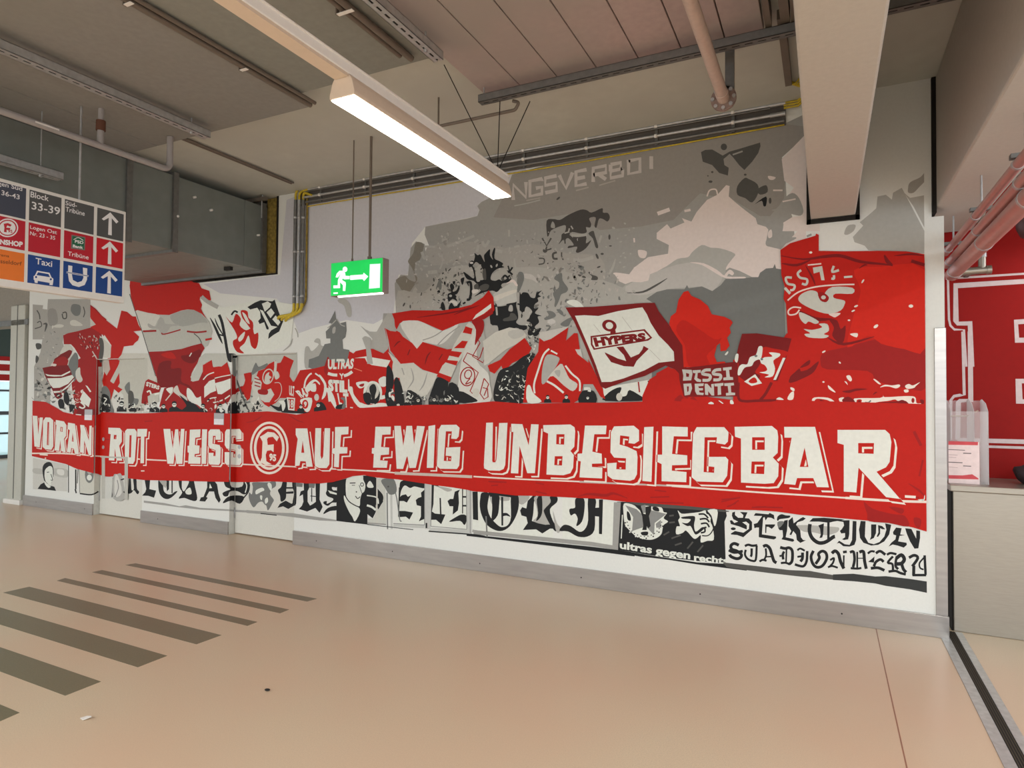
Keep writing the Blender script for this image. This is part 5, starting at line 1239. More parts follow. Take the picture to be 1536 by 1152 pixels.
# block letters
F_(LW, '180,570 290,575 300,620 285,695 190,700 195,640', f2, False, holes=['225,610 262,620 258,655 228,655']); F_(LW, '300,580 395,575 395,605 360,610 355,670 400,690 395,715 350,710 320,680 335,615 305,610', f2, False)
ST(LW, '510,575 440,580 415,620 500,640 490,690 415,695', 34, f2); ST(LW, '630,570 560,580 540,620 620,635 610,685 540,690', 34, f2); F_(LW, '650,550 750,540 750,570 720,575 730,655 765,660 768,690 655,695 655,665 690,660 685,580 652,582', f2, False)
F_(LW, '195,735 285,730 295,790 270,860 210,870', f2, False, holes=['235,765 258,765 255,820 240,830']); F_(LW, '325,735 430,730 425,760 365,765 375,785 420,785 420,810 375,812 380,835 430,840 425,865 350,860 330,820', f2, False); F_(LW, '440,735 470,735 520,790 515,740 545,735 550,870 520,870 480,820 480,865 445,860', f2, False)
F_(LW, '550,735 655,725 655,755 625,760 630,860 590,865 590,765 555,765', f2, False); F_(LW, '665,730 775,722 778,752 740,757 745,835 790,838 790,865 685,872 685,842 715,838 705,760 668,760', f2, False)
M.end()
M.begin('painted_flag', mural, 'giant red fan figure at the right end of the mural')
F_(R, '122,180 180,140 330,95 335,82 350,90 350,185 500,188 700,185 870,188 978,205 990,560 992,1180 -60,1180 -40,1090 60,960 130,960 190,710 165,690 155,500 140,470 148,400 128,330', cG, False)
F_(R2, '380,790 500,760 700,710 720,740 900,775 990,770 990,1000 860,1000 700,960 640,900 400,890 360,850', cG); F_(RB, '560,300 720,280 980,300 985,760 860,770 720,735 640,690 520,760 560,560 600,420', cG) 
for p, w in (('128,215 260,235 380,220 480,215 600,250 740,265 790,275', 20), ('740,210 760,250 790,270', 24), ('130,260 220,270 300,240', 16), ('800,215 900,205 975,215', 12), ('900,245 980,270', 26), ('270,270 310,340 330,390', 12), ('590,290 620,270 640,270', 10), ('230,540 330,590 430,590', 22), ('400,700 500,740 680,695', 16)): ST(DR_, p, w, cG, taper=True)
F_(DR_, '410,590 460,600 480,650 510,630 500,720 470,730 430,690 440,640', cG)
SK = (204, 205, 196)
ST(SK, '148,405 180,440', 16, cG, sm=False); ST(SK, '190,345 155,345 165,380 205,390 200,415 180,420', 14, cG); ST(SK, '245,300 225,320 240,345 280,355 275,385 250,380', 14, cG); F_(SK, '315,285 370,275 385,360 365,360 355,310 320,320', cG, False); ST(SK, '440,275 430,310 470,300', 14, cG); ST(SK, '425,350 440,350 440,330', 14, cG); ST(SK, '500,342 550,338', 12, cG)
ST((236, 214, 206), '165,480 230,430 330,400 450,388 562,385', 9, cG); ST((236, 214, 206), '285,270 365,262', 8, cG)
F_(SK, '228,470 250,440 300,420 340,430 350,460 370,480 400,460 385,440 430,400 550,405 550,440 450,440 440,465 500,480 505,500 480,540 410,560 330,540 250,500', cG); F_(R2, '345,440 370,430 410,460 395,490 360,480', cG); M.ellipse(SK, 378, 462, 14, 12, cG)
ST((236, 214, 206), '245,525 200,520 170,540 175,565 215,560 235,535', 9, cG); F_(SK, '235,550 290,570 350,605 330,620 290,605 270,620 240,590', cG); F_(SK, '260,650 310,655 370,640 350,620 400,620 410,660 380,680 410,690 380,705 290,700 265,680 300,675', cG)
F_((236, 214, 206), '410,560 480,555 450,580 430,575', cG)
for x, y, a_, b_, r_ in ((898, 514, 14, 10, 0), (690, 634, 16, 9, -.6), (572, 514, 13, 6, -.4), (555, 542, 12, 5, -.4), (530, 598, 8, 5, 0), (612, 366, 14, 5, -1), (380, 785, 12, 5, -.5), (475, 850, 8, 5, .8), (378, 965, 7, 5, 0), (302, 195, 10, 7, 0)): M.ellipse((236, 226, 216), x, y, a_, b_, cG, 10, rot=r_)
F_((236, 226, 216), '535,680 580,675 575,700', cG)
M.end()
M.begin('painted_flag', mural, 'red board with a white profile face')
F_(DR_, '870,160 1040,155 1440,215 1380,430 1280,700 1100,720 900,700 820,640 830,500 790,480 830,300', f2, False)
F_(R, '1110,320 1230,330 1400,370 1360,440 1240,690 1200,720 1060,710 1080,640 1020,600 1080,500', f2); F_(R, '830,700 960,760 1080,740 1200,720 1080,920 850,930', f2, False)
F_(W, '820,630 830,550 870,510 930,510 960,430 1030,400 1060,310 1105,310 1100,400 1090,450 1130,430 1220,420 1180,375 1300,385 1300,420 1230,470 1250,560 1220,650 1130,660 1180,630 1070,605 1130,595 1160,570 1130,520 1090,500 1070,455 1010,480 980,530 900,550 850,630', f2)
F_(W, '1340,435 1370,438 1260,690 1230,690', f2, False); F_(W, '895,710 1020,625 1100,730 980,760', f2, False); F_(R, '945,705 1010,660 1045,715 980,730', f2); M.ellipse(G2, 1030, 415, 18, 14, f2, 10); M.ellipse(G2, 1097, 452, 16, 14, f2, 10)
ST(DR_, '1210,720 1140,850 1080,920', 34, f2); ST(DR_, '830,720 830,900 900,935 1040,930 1260,925', 30, f2); F_(W, '800,395 830,400 815,490 785,465', f2)
F_(DR_, '1420,660 1480,600 1536,560 1536,680 1430,720', f2); F_(DR_, '90,200 150,130 270,100 360,30 390,20 340,120 240,180 110,230', g2); F_(DR_, '200,80 250,30 300,0 290,50', g2)
for p in ('480,965 510,942 540,955 540,970', '600,930 615,930 655,960 640,962', '735,925 760,925 775,965 735,965', '1265,915 1300,890 1350,920', '1430,775 1470,790 1465,820 1430,800', '1395,915 1420,850 1460,845 1455,915'): F_(W, p, f2)
F_(R2, '90,930 160,860 200,900 240,880 260,920 300,880 330,900 370,970 280,990 180,975', f2); F_(R, '170,930 210,900 350,930 350,960 230,955', f2)
M.end()
M.begin('painted_lettering', mural)
for p in ('480,255 500,265 555,320 540,322 490,290', '665,160 700,155 720,195 705,215 675,190', '645,215 665,218 678,250', '935,195 955,195 1010,240 985,240', '1000,275 1050,248 1120,255 1190,245 1200,265 1160,285 1100,268 1050,265', '1255,255 1290,240 1330,255 1400,222 1360,260 1340,280 1280,290 1255,275', '1240,300 1280,295 1285,320 1250,325', '105,275 145,290 140,315 115,300', '75,390 105,330 140,320 130,395', '320,410 345,375 480,378 545,415 530,430 470,400 370,388 340,415', '590,385 640,375 635,420 660,450 620,450 600,420', '745,385 1000,380 1035,350 1050,372 1250,362 1350,370 1365,430 1410,435 1400,445 1360,440 1330,468 1290,450 1260,410 1180,410 1150,395 1080,410 960,425 930,470 830,475 820,400 770,400 765,430'): F_((238, 226, 216), p, g2)
F_(DR_, '400,395 500,430 640,450 620,400 680,368 740,400 760,440 800,400 820,480 950,470 950,430 1160,415 1230,400 1290,450 1180,510 1000,560 860,565 760,545 620,510 500,480 430,440', g2); F_(R, '1000,455 1150,430 1180,440 1080,470', g2); F_((238, 226, 216), '820,400 900,405 940,430 930,470 880,460 830,475', g2); ST(G2, '850,425 885,425 910,405', 14, g2); M.ellipse(R2, 1330, 405, 16, 26, g2, 10)
F_(DR_, '1270,480 1390,470 1300,530 1200,620 1150,710 1160,640 1220,550', g2); F_(DR_, '1390,520 1430,515 1440,880 1370,880 1365,800 1375,720 1350,650 1310,600 1320,580 1380,590', g2); F_(DR_, '1400,400 1440,405 1430,460', g2); F_(DR_, '620,315 700,300 770,285 880,292 760,310 690,330', g2); F_(DR_, '930,350 950,322 975,322', g2)
M.end()

# ---------------- gothic letters below the banner
M.begin('gothic_lettering', mural, None, 4)
F_(LG, '1200,270 1280,280 1270,360 1210,345', k2); 
F_(K, '212,170 205,255 240,250 262,225 295,265 312,240 290,210 285,115 255,115 262,210 240,225 235,165 230,115 215,120', cX)
F_(K, '360,100 420,100 410,215 475,230 455,298 400,280 340,278 370,245 380,215', cX, False)
F_(K, '498,120 540,120 545,220 575,260 620,265 655,240 680,238 630,290 580,312 530,290 500,230', cX); F_(K, '570,110 600,110 598,215 578,238', cX, False); ST(K, '628,120 628,255', 12, cX, sm=False); F_(LG, '500,120 570,120 570,200 540,180', cX)
F_(K, '690,120 720,120 722,205 745,235 790,150 780,120 830,120 850,200 870,300 850,330 800,320 745,300 690,305 725,250 700,200', cX); F_(W, '755,235 800,200 815,260 770,265', cX)
F_(K, '965,120 1020,120 1060,170 1075,260 1095,320 1078,348 1045,300 1030,238 985,238 955,290 970,300 945,335 890,330 905,295 930,290 965,200', cX, False); F_(W, '990,160 1012,205 985,208', cX, False)
F_(K, '1125,120 1175,120 1200,195 1300,190 1320,120 1370,120 1370,200 1345,255 1310,265 1255,235 1185,238 1165,280 1130,285 1112,255 1150,232 1190,215 1140,190', cX); F_(K, '1115,352 1160,292 1240,275 1320,290 1280,357 1200,325', cX); ST(K, '1372,170 1360,240 1315,300', 12, cX); ST(W, '1310,120 1345,180 1330,250', 10, cX)
F_(G2, '60,215 200,215 270,200 280,250 240,280 225,330 260,380 250,410 205,485 190,440 170,425 150,400 110,410 70,455 40,420 20,360 25,310 50,330 60,260', j2, True); F_(W, '90,290 150,265 170,290 140,305 90,330', j2); F_(W, '175,380 200,360 205,400 180,420', j2); F_(W, '215,215 240,240 235,300 200,240', j2); F_(W, '130,340 150,345 145,385 130,370', j2)
F_(K, '300,290 330,260 350,200 385,200 380,290 375,370 330,400 320,340', j2); F_(K, '295,460 320,420 375,390 430,420 470,400 470,430 400,470 350,445', j2, False); F_(K, '440,200 475,200 475,420 440,420 455,320 440,260', j2); F_(K, '375,260 455,260 455,275 375,275', j2, False); F_(K, '380,305 450,300 450,322 380,325', j2, False)
F_(K, '505,350 520,300 550,290 545,200 600,200 600,270 585,300 585,400 610,440 580,495 500,470 530,440 545,400 540,330', j2, False); F_(K, '605,440 640,420 665,400 660,200 705,200 700,380 730,450 700,508 660,460 580,495', j2, False); ST(K, '625,270 625,400', 9, j2, sm=False); ST(K, '612,345 665,350', 8, j2, sm=False); F_(G2, '595,215 660,220 650,270 600,265', j2, False); F_(G2, '472,215 540,225 535,260 472,255', j2, False)
F_(K, '780,200 870,200 870,260 820,260 830,290 870,300 870,400 820,410 780,440 740,420 740,400 770,395 770,420 820,395 830,370 780,350 760,320 770,290', j2); F_(K, '735,520 780,460 870,440 870,480 800,490', j2); F_(W, '780,290 870,320 868,335 800,320', j2, False)
M.end()
M.begin('painted_portrait', mural, 'black and white portrait between the gothic letters', 40)
F_(K, '862,400 870,200 950,180 1120,150 1200,150 1250,175 1250,260 1310,350 1310,400 1260,475 1255,440 1240,430 1240,500 1210,560 1160,520 1160,620 862,585', j2, False)
F_(W, '955,190 1000,165 1060,150 1115,150 1120,190 1140,240 1130,300 1105,325 1090,380 1085,440 1050,440 985,400 955,340', j2)
F_(W, '935,340 960,370 1020,430 1080,460 1085,510 1040,590 1015,545 985,500 940,400', j2); ST(K, '950,350 985,400 1050,440 1085,450', 10, j2)
ST(K, '990,222 1045,220', 9, j2, sm=False); ST(K, '1010,243 1040,242', 6, j2, sm=False); ST(K, '1080,240 1100,300 1110,325', 6, j2); M.ellipse(K, 1054, 306, 7, 7, j2, 8); ST(K, '1045,345 1065,370 1090,352', 8, j2); M.ellipse(K, 1108, 235, 18, 20, j2, 14, hole=(11, 13))
F_(W, '1155,240 1185,200 1220,260 1170,265', j2); F_((202, 204, 196), '1255,180 1330,170 1340,610 1160,610 1165,560 1215,560 1245,500 1270,470 1310,400 1300,320 1255,260', j2, False); F_(K, '1255,280 1290,310 1312,350 1305,400 1260,478 1285,380 1280,330', j2); ST(W, '1155,340 1250,360 1265,420', 12, j2); ST(W, '1155,435 1200,450 1240,480', 20, j2); ST(W2, '1252,110 1250,610', 14, j2, sm=False)
F_(G2, '1290,200 1340,175 1410,180 1440,260 1430,320 1370,330 1330,270', j2); M.ellipse(DG, 1360, 255, 9, 9, j2, 8)
M.end()
M.begin('gothic_lettering', mural, None, 4)
F_(W, '55,110 300,130 300,550 40,540', k2, False)
F_(K, '60,180 75,140 130,125 170,130 220,150 300,150 300,205 250,200 200,190 160,205 110,180 75,230 65,290 55,300', k2); F_(K, '55,300 80,275 120,265 140,290 175,270 130,345 100,330 60,330', k2, False); F_(K, '50,425 110,425 190,440 155,508 120,480 50,485', k2, False); ST(K, '58,200 50,480', 10, k2, sm=False)
F_(K, '215,320 240,300 270,290 265,250 300,220 300,500 245,525 265,480 265,380 225,370', k2, False)
F_(W, '370,170 700,220 700,600 360,575', k2, False); F_(LG, '390,180 560,215 520,240 440,200', k2); 
F_(K, '365,170 430,180 460,215 440,190 390,180 385,360 370,430 400,450 450,455 500,460 460,552 410,510 360,510', k2, False); ST(K, '450,300 455,460', 14, k2)
F_(K, '520,330 545,310 575,310 590,240 640,220 625,250 630,350 620,420 570,460 575,380 540,380', k2, False); F_(K, '535,530 590,490 650,460 700,470 700,530 680,560 640,520', k2); ST(K, '665,215 665,450', 10, k2, sm=False); ST(K, '665,290 700,290', 16, k2, sm=False); ST(K, '665,375 700,375', 16, k2, sm=False)
# grey window frames drawn over the letters
for p, w in (('30,70 330,75', 34), ('320,70 320,600', 34), ('345,90 345,600', 26), ('345,85 730,105', 30), ('722,90 720,640', 34), ('0,560 300,575', 34), ('345,600 730,625', 34), ('750,90 748,650', 16)): ST((196, 198, 194), p, w, k2, sm=False)
for p in ('300,100 300,560', '370,110 360,575', '700,120 705,600', '738,90 738,640', '0,545 300,560', '360,572 705,602', '370,108 700,122', '20,92 305,95'): ST((128, 130, 128), p, 6, k2, sm=False)
F_(K, '310,540 326,540 326,590 310,590', k2, False); ST(G2, '-60,200 20,250 60,500 80,520', 10, k2); ST(G2, '-60,250 -55,600', 12, k2, sm=False); ST((196, 198, 194), '-20,240 -15,600', 20, k2, sm=False)
F_(W, '760,240 860,240 1200,260 1536,290 1536,680 1000,660 760,610', k2, False)
F_(LG, '920,270 1000,300 1010,340 960,380', k2); F_(LG, '1020,280 1110,290 1110,325 1030,325', k2); F_(LG, '1195,270 1310,285 1250,360 1200,345', k2)
F_(K, '760,240 810,240 815,515 765,505', k2, False)
F_(K, '850,250 920,255 910,330 905,400 930,480 990,550 1040,580 1100,560 1130,480 1130,270 1195,270 1205,370 1180,470 1120,570 1050,615 980,610 900,560 850,470 830,380 835,300', k2, True); F_(K, '950,265 1015,270 1015,380 1000,470 945,520 950,400', k2); F_(K, '1035,290 1055,290 1055,565 1038,565', k2, False); F_(K, '1040,450 1090,445 1125,480 1085,470 1045,475', k2); F_(K, '910,240 1150,262 1150,300 1100,290 1020,280 930,290', k2, False)
M.end()
M.begin('gothic_lettering', mural, None, 100)
F_(K, '385,700 400,675 430,685 440,630 480,590 500,595 485,640 480,720 470,775 520,790 600,800 640,830 600,830 545,865 500,835 405,840 440,790 430,745 395,735', cL, False)
F_(LG, '490,600 600,595 610,650 560,700 600,800 480,778 510,740 500,660', cL); F_(K, '505,620 540,590 545,700 530,750 500,775 515,720', cL); F_(K, '600,600 650,600 650,640 600,690 620,770 650,820 640,850 600,800 560,720 560,690 605,640', cL); F_(LG, '620,700 650,790 680,830 660,862 640,830', cL)
F_(W, '690,600 1080,640 1060,950 690,900', cL, False)
F_(K, '740,690 780,680 780,640 790,610 845,615 848,700 830,780 790,812 800,760 780,722 750,735', cL); F_(K, '875,610 930,620 925,700 920,840 870,887 800,887 730,850 668,845 700,803 750,812 810,852 850,835 875,770', cL, True); F_(K, '953,620 982,620 975,870 953,868', cL, False); F_(K, '925,680 960,678 960,745 925,740', cL, False)
F_(MG, '1060,640 1110,640 1090,985 900,955 160,880 50,870 50,840 150,850 900,925 1050,950', cL, False)
F_(K, '0,870 150,885 900,960 1100,985 1210,1015 1210,1030 900,990 200,905 0,882', cL, False)
ST(G2, '140,740 148,890', 10, cL, sm=False)
M.end()
M.begin('gothic_lettering', mural, None, 4)
F_(G2, '730,225 830,215 820,300 760,340', n1); F_(LG, '1020,265 1536,290 1620,310 1600,360 1536,390 1420,410 1250,370 1110,360', n1); F_(W, '0,30 10,30 10,32', n1, False)
F_(K, '75,130 80,85 120,70 120,120 165,160 235,160 240,120 190,75 300,82 262,165 320,170 365,220 365,330 300,385 240,440 150,408 60,400 62,385 120,350 240,375 320,320 325,250 280,215 225,225 290,270 290,330 180,285 60,250 45,200 75,195 110,235 165,215 95,180', n1, False); M.ellipse(K, 95, 318, 36, 20, n1)
F_(K, '390,130 415,92 600,110 620,90 680,120 690,185 640,160 590,155 560,200 545,150 525,160 505,440 462,435 465,300 430,300 400,310 390,250 440,235 480,180 510,135', n1, False); F_(K, '555,255 700,255 690,280 650,320 600,290 575,290 570,380 555,380', n1, False); F_(K, '465,398 520,400 710,430 712,455 680,472 465,440', n1, False)
F_(K, '725,190 735,140 790,108 850,125 915,130 900,160 830,172 760,182 740,205', n1); F_(K, '830,200 880,190 870,340 850,440 960,465 975,490 950,505 790,470 812,430 805,340 770,335 745,310 780,290 820,240', n1, False); F_(K, '890,200 950,150 965,240 1060,170 1100,150 1140,170 1100,200 1020,225 1000,260 1060,340 1070,440 1100,480 1140,485 1060,522 1010,480 1000,400 960,350 930,410 905,400 930,350 890,280', n1, False)
F_(K, '1190,215 1240,165 1400,160 1650,180 1700,190 1536,215 1470,232 1330,215', n1, False); ST(K, '1200,250 1192,350 1230,450 1310,515 1390,520 1460,490 1530,440 1560,430', 52, n1); F_(K, '1320,270 1400,240 1390,400 1375,445 1335,452 1355,400 1345,320', n1, False); F_(K, '1448,225 1482,225 1482,480 1448,490', n1, False)
F_(K, '120,200 330,195 325,400 310,470 250,480 220,470 265,440 265,380 210,385 190,350 220,320 250,270 240,220', n2, False); F_(K, '145,530 180,490 260,540 330,550 365,480 375,205 430,210 425,480 400,550 330,575 240,570 180,522', n2, False)
F_(K, '490,205 560,210 550,430 600,520 680,540 760,510 830,430 860,330 840,240 930,260 900,400 830,500 740,550 640,560 530,520 480,450 465,330', n2, False); F_(K, '640,255 715,255 710,380 680,450 620,480 640,430', n2, False); F_(K, '740,265 800,280 845,325 800,325 770,310 770,390 740,435 720,430 745,370', n2, False)
F_(K, '1000,300 1080,310 1060,400 1130,410 1050,420 1030,500 1150,520 1155,550 1110,590 1020,560 950,545 890,575 930,520 990,470 1000,415 960,400 955,365', n2, False); F_(K, '1130,310 1220,320 1290,460 1290,340 1345,350 1345,450 1320,600 1265,605 1200,500 1150,380', n2, False)
for p, w, cr in (('175,555 110,530 62,560 75,612 150,640 212,690 195,735 140,748 65,720 42,688', 34, n1), ('30,625 110,660 232,640', 30, n1), ('262,568 310,548 370,562 440,555', 26, n1), ('275,620 264,690 300,750 370,780 420,760 432,560', 24, n1), ('360,600 358,690 345,720', 26, n1), ('525,575 570,558 620,600 650,690 680,780 718,808', 34, n1), ('562,600 568,700 540,765', 22, n1), ('560,722 650,718', 16, n1), ('472,790 520,765 575,780', 24, n1), ('770,585 840,602 900,592 945,640 942,780 900,828', 32, n1), ('780,812 850,808 910,832', 24, n1), ('862,610 855,800', 18, n1), ('828,645 808,690 815,760', 28, n1), ('760,712 820,700', 22, n1), ('1018,628 1060,603 1125,635', 22, n1), ('1092,660 1090,745 1062,790', 32, n1), ('1018,722 1090,712', 22, n1), ('1160,638 1152,780 1110,855 1040,850 982,830', 28, n1), ('1250,635 1215,720 1240,820 1300,872 1380,850 1440,750 1430,668 1375,640 1322,680 1335,740 1280,825', 32, n1),
                 ('75,672 120,637 170,680 200,790 248,892', 36, n2), ('247,700 245,880', 18, n2), ('235,655 290,648', 28, n2), ('50,770 105,740 90,810 40,865', 22, n2), ('18,872 80,855 160,880', 22, n2), ('335,660 385,648 402,760 380,872', 30, n2), ('345,885 440,892 500,882', 24, n2), ('440,650 440,885', 20, n2), ('470,655 530,648 545,780 570,895', 34, n2), ('450,742 540,742', 10, n2), ('592,675 640,642 692,648', 24, n2), ('708,672 770,640 845,692', 30, n2), ('820,795 775,760 710,795 680,860', 30, n2), ('635,888 740,880 832,918', 32, n2), ('868,692 920,668 1005,685', 26, n2), ('955,715 880,805 945,825 955,920', 26, n2), ('890,935 990,925 1060,955 1140,975', 28, n2), ('1000,745 1075,695 1118,755 1080,815 1005,825', 40, n2), ('1003,740 992,850 1030,900', 28, n2), ('1080,825 1105,900 1145,945', 34, n2), ('1185,735 1260,700 1312,740 1232,860', 32, n2), ('1255,850 1252,990', 34, n2), ('1235,985 1432,985', 28, n2), ('1410,700 1425,985', 28, n2), ('1400,735 1338,810 1345,880 1395,905', 18, n2)): ST(K, p, w*1.3, cr)
F_(K, '598,795 688,718 682,806', n2, False)
F_(DG, '-60,800 40,812 500,862 900,912 1200,925 1536,985 1536,1050 1050,1005 650,960 300,915 0,870', n1, False); F_((56, 58, 58), '90,975 380,965 700,1005 850,1000 1200,1040 1450,1078 1450,1242 1200,1190 850,1140 700,1105 400,1075 90,1055', n2, False)
M.end()
# grey rule under the left gothic letters
M.begin('painted_rule', mural, None, 150)
F_(MG, '358,325 560,350 700,380 760,370 900,395 1180,410 1536,430 1536,450 1250,435 1170,425 900,412 700,390 358,345', cX, False)
F_(MG, '0,480 300,505 440,510 700,550 862,575 862,588 700,580 300,530 0,508', j2, False); F_(MG, '1160,598 1340,612 1340,625 1160,615', j2, False)
F_(K, '1160,615 1600,665 1600,672 1160,622', j2, False); ST(K, '135,513 290,530', 9, j2, sm=False); ST(K, '340,620 750,650 880,668', 12, k2); ST(MG, '760,615 900,640 1536,700', 24, k2, sm=False)
M.end()
M.begin('painted_portrait', mural, 'small black and white portrait at the left end of the mural', 40)
F_((206, 206, 200), '285,500 580,560 580,790 285,770', cH, False); F_((188, 188, 182), '470,590 580,600 580,670 470,650', cH); F_((188, 188, 182), '290,590 370,600 370,640 290,630', cH); F_((220, 220, 214), '495,600 550,605 550,650 500,640', cH)
F_(K, '368,620 372,570 400,540 440,540 462,590 462,660 440,720 400,720 380,690', cH); F_(W, '385,640 392,600 430,570 455,590 458,660 462,680 440,720 445,745 400,710 388,680', cH)
F_(K, '325,768 350,730 385,710 420,750 440,740 470,750 485,785 400,775', cH, False); F_(W, '385,700 430,745 445,745 420,760 390,730', cH); ST(K, '405,625 425,622', 6, cH, sm=False); ST(K, '440,640 455,690 438,690', 6, cH)
M.end()
M.begin('painted_backdrop', mural)
F_((206, 206, 196), '680,480 860,480 865,790 780,815 685,805', cH, False); ST(DG, '592,560 592,800', 8, cH, sm=False); ST(K, '655,600 655,770', 12, cH, sm=False); ST(K, '650,770 660,805', 12, cH, sm=False); ST(DG, '676,560 668,720', 7, cH, sm=False); ST(K, '690,808 790,818 850,790', 12, cH); M.ellipse(G2, 772, 645, 38, 72, cH, 18); M.ellipse(W, 772, 670, 22, 26, cH, 12); M.ellipse(LG, 775, 615, 22, 26, cH, 12); ST(G2, '680,500 690,800', 5, cH, sm=False)
M.end()

# ---------------- white print panel "ultras gegen rechts"
M.begin('painted_panel', mural, 'black panel with a star, a fist and the words ultras gegen rechts', 4)
F_(K, '388,75 700,75 1000,100 1350,140 1360,200 1340,250 1350,620 1100,600 760,560 395,500', cW, False); F_(DG, '480,78 700,85 1000,110 1345,150 1340,165 1000,140 820,130 480,95', cW)
for p in ('850,200 890,195', '850,260 900,255', '800,370 850,340', '870,400 950,370', '900,460 960,440', '1010,490 1060,430', '1100,520 1150,460'): ST(DG, p, 14, cW, sm=False)
W_ = W
F_(W_, '448,92 520,98 590,130 640,110 700,118 780,125 800,165 830,175 800,220 840,250 800,280 790,320 780,360 740,395 680,412 600,400 560,385 520,350 480,310 455,270 445,180', cW)
F_(K, '475,160 500,180 510,240 480,230', cW); F_(K, '705,120 750,125 760,160 710,150', cW); F_(K, '600,345 660,340 655,372 610,370', cW)
G3 = (140, 142, 140)
F_(G3, '460,105 560,140 620,200 620,300 520,335 530,210', cW, False); F_(G3, '690,150 825,182 722,262 715,370 650,300 665,210', cW, False); F_(G3, '730,270 775,235 780,305 735,305', cW, False); F_(G3, '600,110 640,100 640,170 600,180', cW, False)
F_(K, '545,98 600,120 620,180 640,185 640,120 690,110 690,150 670,200 685,290 665,310 650,290 650,325 610,325 620,290 610,200 590,150 550,115', cW, False)
for k in range(16):
    t = math.pi*(.05+.9*k/15); M.ellipse(K if k % 2 else W_, 630+172*math.cos(t), 235+165*math.sin(t), 7, 7, cW, 8)
for k in range(15):
    t = math.pi*(.05+.9*k/14); M.ellipse(K, 630+155*math.cos(t), 232+150*math.sin(t), 6, 5, cW, 8)
F_(W_, '925,150 960,180 1040,175 1120,165 1170,150 1180,180 1220,200 1215,250 1235,300 1245,410 1190,420 1130,435 1130,370 1090,400 1060,395 1000,330 970,350 912,362 915,295 945,290 930,240 945,210', cW)
F_(K, '960,260 1010,265 1040,230 970,225 960,210 1060,200 1080,220 1070,280 1085,340 1140,300 1160,310 1130,340 1090,365 1070,350 1040,290 1010,290', cW)
for p in ('1110,185 1160,185 1195,220', '1120,230 1175,225 1205,255', '1130,270 1180,265 1205,300', '1140,310 1180,300', '1165,310 1165,340 1130,350'): ST(K, p, 15, cW)
ST(K, '1185,165 1225,220 1245,290 1225,345 1190,375 1140,375', 10, cW); F_(W_, '1190,150 1275,145 1270,245 1250,290 1225,200', cW); ST(W_, '435,190 425,400', 9, cW, sm=False)
def row(txt, a, b_, c, d): M.text(W_, txt, [a, b_, c, d], cW, .035)
row('ultras', (412, 422), (700, 464), (695, 536), (412, 490)); row('gegen', (728, 490), (1038, 536), (1034, 606), (728, 570)); row('rechts', (1070, 534), (1375, 570), (1370, 626), (1070, 600))
F_(K, '0,455 200,478 380,495 420,500 700,560 1100,610 1360,622 1380,640 1536,640 1536,690 1400,668 1000,622 600,560 400,530 200,515 0,490', cW, False) if False else None
F_(K, '380,497 700,552 900,582 1100,612 1360,625 1450,640 1536,650 1536,685 1400,668 1100,630 850,590 700,572 600,562 390,522', cW, False)
M.end()

# ---------------- the long red banner
ban_top = '50,601 70,603 86,612 96,618 116,622.5 130,624 147,622 154,618 187,620 219,620 262,617.5 300,618 350,620.5 380,618 402,617 425,619 445.5,622 489,615 541,612 600,608.5 640,607 681,607.5 740,602 790,605.8 860,604 910,604 978,602 1000,600 1100,610 1175,600 1388.5,606'
ban_bot = '1391.5,797.6 1370,791 1338,784 1295,780 1250,776 1201,772 1165,767 1134,765 1084,764 1034,759 980,755 934,752 900,748 873,747 820,744 773,743 740,739 710,736.7 702,734.6 680,731 649,727 598,719 565,716 547,712.5 530,714 519,717.7 500,723 481,725 460,725 443,723.5 410,722 377,723 355,723 306,722 270,721 218,720 190,717 160,714.5 150,712 116,703 100,696 75,690 49,684'
M.begin('painted_banner', mural, 'long red banner with white letters across the whole mural')
M.layer = M.top+2
F_(R, ban_top+' '+ban_bot, S0, False)
F_((196, 32, 24), '800,604 978,602 1100,612 1175,602 1388,608 1390,700 1000,650 800,620', S0, False) if False else None
for p, w, cr in (('60,80 140,60 200,20', 10, cJ), ('420,10 500,60 560,80', 10, cJ), ('800,600 880,580 1000,590 1060,575 1160,610', 22, cL), ('160,490 290,495', 14, cL), ('180,520 230,515', 12, cL), ('500,500 560,510', 10, cL), ('500,560 580,580', 12, cL), ('350,580 480,575', 12, cM), ('380,530 460,540', 12, cM), ('400,615 580,620', 12, cM), ('840,610 970,580', 12, cM), ('900,640 960,600', 12, cM), ('1050,650 1150,645', 14, cM), ('10,480 110,470', 10, cN), ('40,520 90,500', 10, cN), ('200,520 350,525', 10, cN), ('1050,390 1110,430 1140,460', 12, cN), ('1030,460 1110,470', 14, cN), ('1110,350 1130,260', 14, cN), ('1080,100 1120,180', 22, cN), ('60,300 130,305', 8, cI), ('400,165 460,160', 10, cI)):
    ST(R2, p, w, cr, taper=True)
F_(R2, '800,490 850,530 960,560 1030,570 1050,630 940,610 830,600 820,560', cN); F_(R2, '940,520 1020,530 1010,560', cN); F_(R2, '1080,580 1120,590 1110,640 1085,620', cN)
ST((238, 226, 216), '1030,462 1090,466', 14, cN, sm=False)
M.end()
BB = M.layer+1
banner = [o for o in mural.children if o.name == 'painted_banner'][0]
M.begin('banner_rule', banner, None, BB)
LR = (236, 220, 208)
ST(LR, '49,680 90,680 121,681.5', 2.2, S0); ST(LR, '121,681.5 138,683.5 160,685 217,689 277,692 364,696.3 440,699.8 495,703 560,706.3 593,709', 2.0, S0); ST((206, 190, 180), '593,709.5 648,712 709,715', 4.2, S0)
